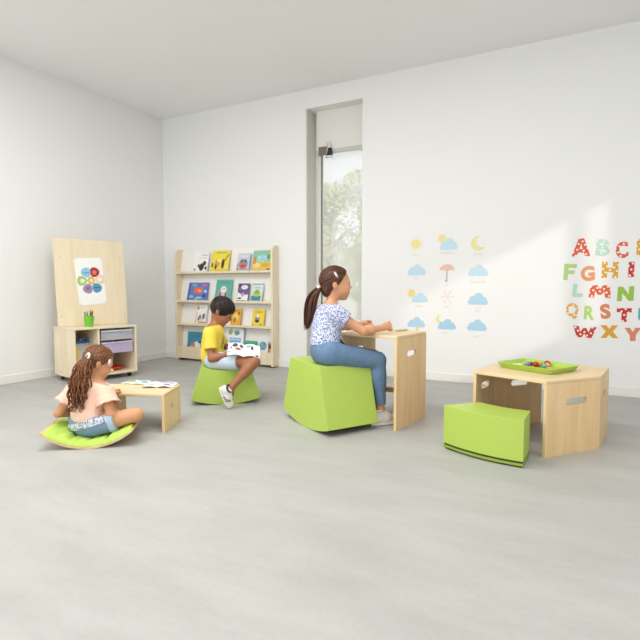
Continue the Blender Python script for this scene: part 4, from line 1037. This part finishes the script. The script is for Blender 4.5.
prims = tp + arm_prims(g2, 'R', S2) + arm_prims(g2, 'L', S2) + leg_prims(g2, 'R', S2) + leg_prims(g2, 'L', S2)
prims += [rc(g2['neck'] - tu * .02, h2.p(-.10, 0, -.22), .036, .034, .03)] + h2.prims()
prims += hand(g2['wrR'], g2['haR'], FWD * .9 - UPZ * .35 - RT * .1, 1, 1.02, curl=1.25) + hand(g2['wrL'], g2['haL'], V3(.6, .1, -.8), -1, .98, curl=1.0)
toeR2, toeL2 = V3(-1.085, 3.20, .03), V3(-1.165, 3.335, .03)
prims += foot_prims(g2['anR'] - (0, 0, .072), V3(-1.115, 3.182, .034), .66) + foot_prims(g2['anL'] - (0, 0, .072), V3(-1.205, 3.315, .034), .66) + [rc(g2['anR'], g2['anR'] - (0, 0, .07), .026, .024, .01), rc(g2['anL'], g2['anL'] - (0, 0, .07), .026, .024, .01)]
sdf_obj('body', prims, .0042, M_skin_l, P2, off)
face_parts(h2, P2, off, '#3A241A', '#B5625A', M_hair_b)
# blouse
I = .011
tp2, _ = torso(g2, S2, I)
sl = [rc(g2['shR'], g2['shR'] * .45 + g2['elR'] * .55, .038 + I, .048 + I, .03, [(g2['shR'] * .62 + g2['elR'] * .38, unit(g2['elR'] - g2['shR']))]),
      rc(g2['shL'], g2['shL'] * .45 + g2['elL'] * .55, .038 + I, .046 + I, .03, [(g2['shL'] * .58 + g2['elL'] * .42, unit(g2['elL'] - g2['shL']))])]
M_blouse = dots('blouse_print', '#D2D6EA', '#3F4D90', 110, .42, .9, .75, True)
sdf_obj('blouse', tp2[1:] + sl + [el(g2['waist'] - (0, 0, .03), np.eye(3), (.088, .098, .08), .05)], .0045, M_blouse, P2, off, cuts=[(g2['neck'] + tu * .012 - tf * .0, unit(tu - tf * .25)), (g2['pelvis'] + (0, 0, .045), V3(.05, 0, -1))])
# jeans
J_ = .010
pj = torso(g2, S2, J_)[0][:1] + [el(g2['waist'] - (0, 0, .05), np.eye(3), (.083, .092, .07), .04)]
jc = lambda sd: unit(g2['an' + sd] - g2['kn' + sd])
for sd in 'RL':
    for p in leg_prims(g2, sd, S2, J_): pj.append(p)
cutz = .140
jeans = sdf_obj('jeans', pj, .0045, mat('denim_blue', '#64809F', .8, .22, 34, bump=.12, stretch=(1, 1, .5)), P2, off, cuts=[(g2['waist'] + (0, 0, .0), V3(0, 0, 1)), (V3(-1.16, 3.11, cutz), V3(0, 0, -1))])
b = MB(); b.tube([(-1.372, 2.872, .590), (-1.352, 2.885, .575), (-1.335, 2.900, .548), (-1.310, 2.925, .523), (-1.275, 2.955, .512)], [.006, .009, .009, .009, .006], 8); b.build('waist_tie', mat('tie_navy', '#22242E', .7, .1, 20), jeans, smooth=True, off=off)
shoe(V3(-1.205, 3.062, .004), V3(-1.085, 3.222, .004), UPZ, 1.12, P2, off, M_shoe, M_sole, None, mat('shoe_collar', '#D8D2CA', .6, .04, 20))
shoe(V3(-1.275, 3.182, .004), V3(-1.18, 3.36, .004), UPZ, 1.12, P2, off, M_shoe, M_sole, None, mat('shoe_collar', '#D8D2CA', .6, .04, 20))
# hair
cenH, radH = (-.06, 0, .12), (.452, .372, .405)
pl_n, pl_c = unit((.8, 0, -.60)), .035
hp_ = [el(h2.p(*cenH), h2.R, np.array(radH) * h2.s, .01, [(h2.p(*(pl_n * pl_c)), h2.R.T @ pl_n)])]
hp_.append(el(h2.p(-.30, 0, -.16), h2.R, np.array((.17, .25, .24)) * h2.s, .02))
hairo = sdf_obj('hair', hp_, .0042, M_hair_b, P2, off, subs=[h2.e(-.08, .40, -.06, .095, .13, .14), h2.e(-.08, -.40, -.06, .095, .13, .14)])
b = MB(); tie2 = np.array((-.50, 0, -.10))
st = [ring_point(h2, pl_n, pl_c - .02, ph, cenH, radH) for ph in np.linspace(0, 2 * math.pi, 90)]
st = [s_ for s_ in st if s_[2] > -.02 or abs(s_[1]) < .25]
locks(b, h2, cenH, radH, st, tie2, .020, 1.0, 9, .015, 2)
r_ = np.random.RandomState(4)
st2 = [np.array(cenH) + np.array(radH) * unit((r_.uniform(-.4, .9), r_.normal(0, .6), abs(r_.normal(.7, .3)))) for _ in range(50)]
locks(b, h2, cenH, radH, [s_ for s_ in st2 if pl_n @ s_ < pl_c], tie2, .017, 1.008, 9, .015, 5)
b.build('hair_strands', M_hair_b, hairo, smooth=True, off=off)
b = MB(); r_ = np.random.RandomState(9); T0 = h2.p(-.52, 0, -.12)
for k in range(64):
    o1, o2 = r_.normal(0, 1, 2); o1 = np.clip(o1, -1.6, 1.6); o2 = np.clip(o2, -1.6, 1.6)
    L = r_.uniform(.86, 1.06); pts = []
    for t in np.linspace(0, 1, 10):
        ww = .006 + .020 * math.sin(math.pi * min(.93, t * .78 + .08)) * (1 - .35 * t)
        c = T0 - RT * (.035 * math.sin(min(1, t * 2.2) * math.pi / 2) + .045 * t) + UPZ * (.012 * math.sin(math.pi * min(1, t * 2)) - .265 * t * L) - FWD * .02 * t
        pts.append(c + RT * o1 * ww + FWD * o2 * ww)
    b.tube(pts, [.0052 * (1 - .75 * t ** 3) for t in np.linspace(0, 1, 10)], 5)
pt_ = b.build('ponytail', M_hair_b, hairo, smooth=True, off=off)
b = MB(); axis_ = unit(-RT + UPZ * -.5); e1, _, e2 = frame(axis_, FWD)
cT = T0 - RT * .004 - UPZ * .004
b.tube([cT + np.cross(axis_, FWD) * .017 * math.cos(a) + FWD * .017 * math.sin(a) for a in np.linspace(0, 2 * math.pi, 20)], .0062, 8, caps=False); b.build('hair_tie', M_tie, hairo, smooth=True, off=off)
b = MB(); c0, c1 = h2.p(-.12, -.345, .34), h2.p(-.03, -.375, .17)
b.tube([c0, c0 * .7 + c1 * .3, c0 * .4 + c1 * .6, c1], [.003, .0075, .0085, .004], 8); b.build('hair_clip', M_clipw, hairo, smooth=True, off=off)

# ---- boy in yellow shirt reading on the small rocker
by = J(pelvis=(-2.612, 3.150, .350), waist=(-2.622, 3.151, .418), chest=(-2.618, 3.161, .515), neck=(-2.607, 3.173, .604), shR=(-2.578, 3.080, .552), shL=(-2.668, 3.243, .552),
       elR=(-2.529, 3.028, .365), wrR=(-2.418, 3.078, .398), haR=(-2.372, 3.111, .413), elL=(-2.590, 3.325, .385), wrL=(-2.462, 3.318, .432), haL=(-2.418, 3.290, .440),
       hipR=(-2.556, 3.100, .338), hipL=(-2.650, 3.206, .338), knR=(-2.205, 3.150, .345), anR=(-2.318, 3.005, .165), knL=(-2.375, 3.395, .335), anL=(-2.545, 3.475, .13))
off = (-2.612, 3.150, .29)
P1 = tag(empty('person', off), 'boy with short dark hair and yellow shirt sitting on the small rocking seat, reading', 'person')
S1 = .90
h1 = Head((-2.562, 3.212, .722), RT * .87 + FWD * .05 - UPZ * .50, .212)
tp, (tf, tl, tu) = torso(by, S1)
prims = tp + arm_prims(by, 'R', S1) + arm_prims(by, 'L', S1) + leg_prims(by, 'R', S1) + leg_prims(by, 'L', S1)
prims += [rc(by['neck'] - tu * .02, h1.p(-.16, 0, -.16), .035, .036, .03)] + h1.prims()
prims += hand(by['wrR'], by['haR'], V3(-.3, .8, -.3), 1, .92, curl=.55) + hand(by['wrL'], by['haL'], V3(.2, -.5, -.8), -1, .92, curl=.35)
heelR, toeR = V3(-2.395, 2.962, .158), V3(-2.332, 2.995, .010)
heelL, toeL = V3(-2.60, 3.485, .13), V3(-2.555, 3.50, .008)
prims += foot_prims(by['anR'], heelR * .3 + toeR * .7 + RT * .02, .82) + foot_prims(by['anL'], heelL * .4 + toeL * .6 + RT * .02, .82)
sdf_obj('body', prims, .0042, M_skin_d, P1, off)
face_parts(h1, P1, off, '#20140E', '#8E4C40', M_hair_k, 1.0)
I = .010
tp2, _ = torso(by, S1, I)
sl = [rc(by['shR'], by['elR'], .038 + I, .046 + I, .03, [(by['shR'] * .36 + by['elR'] * .64, unit(by['elR'] - by['shR']))]), rc(by['shL'], by['elL'], .036 + I, .042 + I, .03, [(by['shL'] * .36 + by['elL'] * .64, unit(by['elL'] - by['shL']))])]
M_tee = mat('tee_yellow', '#E8CC48', .8, .07, 26, bump=.1)
tee = sdf_obj('t_shirt', tp2 + sl, .0045, M_tee, P1, off, cuts=[(by['neck'] + tu * .006, unit(tu - tf * .35)), (by['pelvis'] - V3(0, 0, .028), V3(.35, .1, -1))])
b = MB(); nk = by['neck'] + tu * .002
b.tube([nk + tf * .043 * math.cos(a) + tl * .043 * math.sin(a) + tu * .014 * math.cos(a) for a in np.linspace(0, 2 * math.pi, 24)], .006, 8, caps=False); b.build('neckband', mat('tee_band', '#C9A62A', .8, .05, 30), tee, smooth=True, off=off)
pc = by['chest'] * .45 + by['waist'] * .55 + tf * (.094 * S1 + .0) + tl * -.02
b = MB(); b.tube([pc + tl * .034 * math.cos(a) + tu * .030 * math.sin(a) for a in np.linspace(0, 2 * math.pi, 22)], .003, 6, caps=False); b.tube([pc + tl * -.02 + tu * .03, pc + tl * -.01 + tu * .075], .003, 6); b.build('shirt_print', mat('print_brown', '#7A6A1E', .8, .05, 30), tee, smooth=True, off=off)
pj = torso(by, S1, .009)[0][:1]
for sd in 'RL':
    a0, k0 = by['hip' + sd], by['kn' + sd]
    pj.append(rc(a0, k0, .068 * S1 + .010, .058 * S1 + .012, .03, [(a0 * .38 + k0 * .62, unit(k0 - a0))]))
sdf_obj('shorts', pj, .0045, mat('shorts_pale_denim', '#C3D3E0', .85, .08, 30, bump=.12), P1, off, cuts=[(by['waist'] + V3(0, 0, -.01), V3(0, 0, 1))])
blk = mat('shoe_black', '#26242A', .6, .1, 20)
shoe(heelR, toeR, RT * .8 - FWD * .35 + UPZ * .5, .88, P1, off, M_shoe, M_sole, blk, blk)
shoe(heelL, toeL, RT * .8 + UPZ * .4, .88, P1, off, M_shoe, M_sole, blk, blk)
cenB, radB = (-.06, 0, .13), (.475, .395, .425)
nB, cB = unit((.80, 0, -.60)), .185
hp_ = [el(h1.p(*cenB), h1.R, np.array(radB) * h1.s, .01, [(h1.p(*(nB * cB)), h1.R.T @ nB)])]
hairo = sdf_obj('hair', hp_, .0042, M_hair_k, P1, off, subs=[h1.e(-.06, .43, -.12, .12, .17, .16), h1.e(-.06, -.43, -.12, .12, .17, .16), h1.e(.42, 0, -.12, .2, .34, .23)])
b = MB(); crown = np.array((-.32, .05, .45)); r_ = np.random.RandomState(12)
st = [ring_point(h1, nB, cB + r_.normal(0, .025), ph, cenB, radB) for ph in np.linspace(0, 2 * math.pi, 170)]
st = [s_ for s_ in st if not (-.2 < s_[0] < .10 and s_[2] < -.02)]
locks(b, h1, cenB, radB, st, crown, .021, 1.0, 9, .10, 6)
st2 = [np.array(cenB) + np.array(radB) * unit((r_.uniform(-.7, .9), r_.normal(0, .7), abs(r_.normal(.6, .4)))) for _ in range(90)]
locks(b, h1, cenB, radB, [s_ for s_ in st2 if nB @ s_ < cB], crown, .02, 1.012, 8, .12, 7)
b.build('hair_strands', M_hair_k, hairo, smooth=True, off=off)
mg = magazine((-2.325, 3.175, .418), math.radians(36), .125, .22, [(-.75, -.4, .62, .95, '#4A4852'), (-.3, -.05, .6, .9, '#6a6570'), (-.55, -.2, .35, .58, '#B5575A'), (.1, .45, .65, .92, '#9FC0C8'), (.42, .58, .45, .8, '#2C2A2E'), (-.95, -.85, .2, .32, '#34323A'), (.72, .95, .02, .16, '#2C2A2E'), (-.85, -.76, .5, .7, '#2C2A2E')], 'open white magazine with dark pictures in the hands of the boy', curl=.014, tilt=(.30, .12))

# ---- girl with curly ponytail on the rocker board
g1 = J(pelvis=(-2.586, 1.973, 0.108), waist=(-2.588, 1.975, 0.180), chest=(-2.592, 1.991, 0.268), neck=(-2.578, 2.021, 0.350), shR=(-2.488, 2.013, 0.305), shL=(-2.708, 1.985, 0.300),
       elR=(-2.418, 1.993, 0.182), wrR=(-2.566, 2.123, 0.262), haR=(-2.601, 2.173, 0.272), elL=(-2.756, 1.898, 0.165), wrL=(-2.786, 2.048, 0.150), haL=(-2.776, 2.103, 0.140),
       hipR=(-2.518, 1.978, 0.112), hipL=(-2.648, 1.971, 0.108), knR=(-2.316, 2.088, 0.165), anR=(-2.516, 2.198, 0.055), knL=(-2.846, 2.113, 0.150), anL=(-2.646, 2.238, 0.045))
off = (-2.593, 2.010, .05)
P0 = tag(empty('person', off), 'girl in peach shirt and denim shorts, curly ponytail, sitting on the rocker board', 'person')
S0 = .88
h0 = Head((-2.592, 2.056, .460), RT * .66 + FWD * .64 - UPZ * .42, .200)
tp, (tf, tl, tu) = torso(g1, S0)
prims = tp + arm_prims(g1, 'R', S0) + arm_prims(g1, 'L', S0) + leg_prims(g1, 'R', S0) + leg_prims(g1, 'L', S0)
prims += [rc(g1['neck'] - tu * .02, h0.p(-.15, 0, -.18), .029, .030, .03)] + h0.prims()
prims += hand(g1['wrR'], g1['haR'], V3(0, .2, -1), -1, .86, curl=.3) + hand(g1['wrL'], g1['haL'], V3(0, .2, -1), 1, .86, curl=.4)
prims += foot_prims(g1['anR'], V3(-2.616, 2.218, .036), .78) + foot_prims(g1['anL'], V3(-2.541, 2.273, .032), .78)
sdf_obj('body', prims, .0042, M_skin_m, P0, off)
face_parts(h0, P0, off, '#3A241A', '#B5625A', M_hair_c, .8)
I = .011
tp2, _ = torso(g1, S0, I)
sl = []
for sd in 'RL':
    a0, k0 = g1['sh' + sd], g1['el' + sd]; ax_ = unit(k0 - a0)
    sl.append(rc(a0, a0 * .4 + k0 * .6, .036 + I, .054 + I, .03, [(a0 * .52 + k0 * .48, ax_)]))
M_peach = mat('blouse_peach', '#F0C6AF', .8, .04, 22, bump=.12)
ts = sdf_obj('blouse', tp2[1:] + sl + [el(g1['pelvis'] + V3(0, 0, .045), np.eye(3), (.098, .082, .06), .04)], .0045, M_peach, P0, off, cuts=[(g1['neck'] + tu * .008, unit(tu - tf * .2)), (g1['pelvis'] + V3(0, 0, .016), unit(RT * .38 - UPZ))])
for sd in 'RL':                                                            # ruffled sleeve hems
    a0, k0 = g1['sh' + sd], g1['el' + sd]; ax_ = unit(k0 - a0); c0 = a0 * .52 + k0 * .48; e1 = unit(np.cross(ax_, UPZ)); e2 = np.cross(ax_, e1)
    vs = []; fs = []; n_ = 60
    for i in range(n_):
        a = 2 * math.pi * i / n_; w1 = .0055 * math.sin(a * 9)
        for q_, (rr, dz) in enumerate(((.052, -.012), (.063, .004), (.072 + w1, .022 + w1 * .6), (.069 + w1, .0225 + w1 * .6), (.058, .004), (.048, -.012))):
            vs.append(c0 + (e1 * math.cos(a) + e2 * math.sin(a)) * rr + ax_ * dz)
    for i in range(n_):
        for q_ in range(5): a = i * 6 + q_; b2 = ((i + 1) % n_) * 6 + q_; fs.append((a, b2, b2 + 1, a + 1))
    MB().add(vs, fs).build('sleeve_ruffle', M_peach, ts, smooth=True, off=off)
pj = torso(g1, S0, .010)[0][:1] + [el(g1['pelvis'] + V3(0, 0, .03), np.eye(3), (.092, .076, .045), .03)]
M_den = mat('denim_shorts', '#7790B2', .8, .2, 30, bump=.12)
for sd in 'RL':
    a0, k0 = g1['hip' + sd], g1['kn' + sd]
    pj.append(rc(a0, k0, .068 * S0 + .009, .060 * S0 + .012, .03, [(a0 * .56 + k0 * .44, unit(k0 - a0))]))
sh_ = sdf_obj('shorts', pj, .0045, M_den, P0, off, cuts=[(g1['pelvis'] + V3(0, 0, .058), V3(0, 0, 1))])
wb = [(k_[0], k_[1], k_[2], k_[3] + .005, k_[4] + .005, k_[5], k_[6]) if k_[0] == 'c' else (k_[0], k_[1], k_[2], k_[3] + .005, k_[4], k_[5]) for k_ in pj]
sdf_obj('waistband', wb, .0045, dots('waistband_print', '#CDD2DB', '#5F6F88', 95, .42, .8, .8, True), sh_, off, cuts=[(g1['pelvis'] + V3(0, 0, .030), unit(UPZ - RT * .3)), (g1['pelvis'] + V3(0, 0, -.014), unit(RT * .3 - UPZ))])
for sd in 'RL':
    a0, k0 = g1['hip' + sd], g1['kn' + sd]; ax_ = unit(k0 - a0); c0 = a0 * .57 + k0 * .43; e1 = unit(np.cross(ax_, UPZ)); e2 = np.cross(ax_, e1)
    b = MB(); b.tube([c0 - ax_ * .017, c0 - ax_ * .016, c0 + ax_ * .016, c0 + ax_ * .017], [.070, .074, .0715, .067], 24); b.build('cuff', mat('denim_cuff', '#A9BFD6', .8, .1, 30), sh_, smooth=False, off=off, bevel=.003)
hp_ = [el(h0.p(*cenH), h0.R, np.array(radH) * h0.s, .01, [(h0.p(*(pl_n * pl_c)), h0.R.T @ pl_n)]), el(h0.p(-.30, 0, -.12), h0.R, np.array((.18, .27, .24)) * h0.s, .02)]
hairo = sdf_obj('hair', hp_, .0042, M_hair_c, P0, off, subs=[h0.e(-.08, .40, -.06, .095, .13, .14), h0.e(-.08, -.40, -.06, .095, .13, .14)])
b = MB(); tie0 = np.array((-.45, -.24, .06))
st = [ring_point(h0, pl_n, pl_c - .02, ph, cenH, radH) for ph in np.linspace(0, 2 * math.pi, 90)]
locks(b, h0, cenH, radH, [s_ for s_ in st if s_[2] > -.02 or abs(s_[1]) < .25], tie0, .021, 1.0, 9, .015, 2)
r_ = np.random.RandomState(5)
st2 = [np.array(cenH) + np.array(radH) * unit((r_.uniform(-.4, .9), r_.normal(0, .6), abs(r_.normal(.7, .3)))) for _ in range(50)]
locks(b, h0, cenH, radH, [s_ for s_ in st2 if pl_n @ s_ < pl_c], tie0, .018, 1.008, 9, .015, 5)
b.build('hair_strands', M_hair_c, hairo, smooth=True, off=off)
b = MB(); r_ = np.random.RandomState(21); T0 = h0.p(-.46, -.24, .06)
for k in range(88):
    o1, o2 = np.clip(r_.normal(0, 1, 2), -1.7, 1.7); L = r_.uniform(.72, 1.05); ph = r_.uniform(0, 6.28); fq = r_.uniform(20, 30); am = r_.uniform(.004, .008)
    pts = []
    for t in np.linspace(0, 1, 30):
        ww = .006 + .034 * (1 - math.exp(-t * 3.2)) * (1 - .25 * t)
        c = T0 - FWD * (.070 * math.sin(min(1, t * 1.6) * math.pi / 2)) - RT * (.004 * math.sin(min(1, t * 2) * math.pi / 2) + .028 * t) + UPZ * (.012 * math.sin(math.pi * min(1, t * 2.5)) - .305 * t * L)
        pts.append(c + RT * (o1 * ww + am * t ** .4 * math.cos(fq * t + ph)) + FWD * (o2 * ww * .55 + am * t ** .4 * math.sin(fq * t + ph)))
    b.tube(pts, [.0046 * (1 - .6 * t ** 3) for t in np.linspace(0, 1, 30)], 5)
b.build('ponytail', M_hair_c, hairo, smooth=True, off=off)
b = MB(); cT = T0; ax_ = unit(-h0.f); e1 = unit(np.cross(ax_, UPZ)); e2 = np.cross(ax_, e1)
b.tube([cT + e1 * .02 * math.cos(a) + e2 * .02 * math.sin(a) for a in np.linspace(0, 2 * math.pi, 20)], .0065, 8, caps=False); b.build('hair_tie', M_tie, hairo, smooth=True, off=off)
b = MB(); c0, c1 = h0.p(.14, -.36, .20), h0.p(.19, -.36, .0)
b.tube([c0, c0 * .7 + c1 * .3, c0 * .4 + c1 * .6, c1], [.003, .0085, .0095, .004], 8); b.build('hair_clip', M_clipw, hairo, smooth=True, off=off)
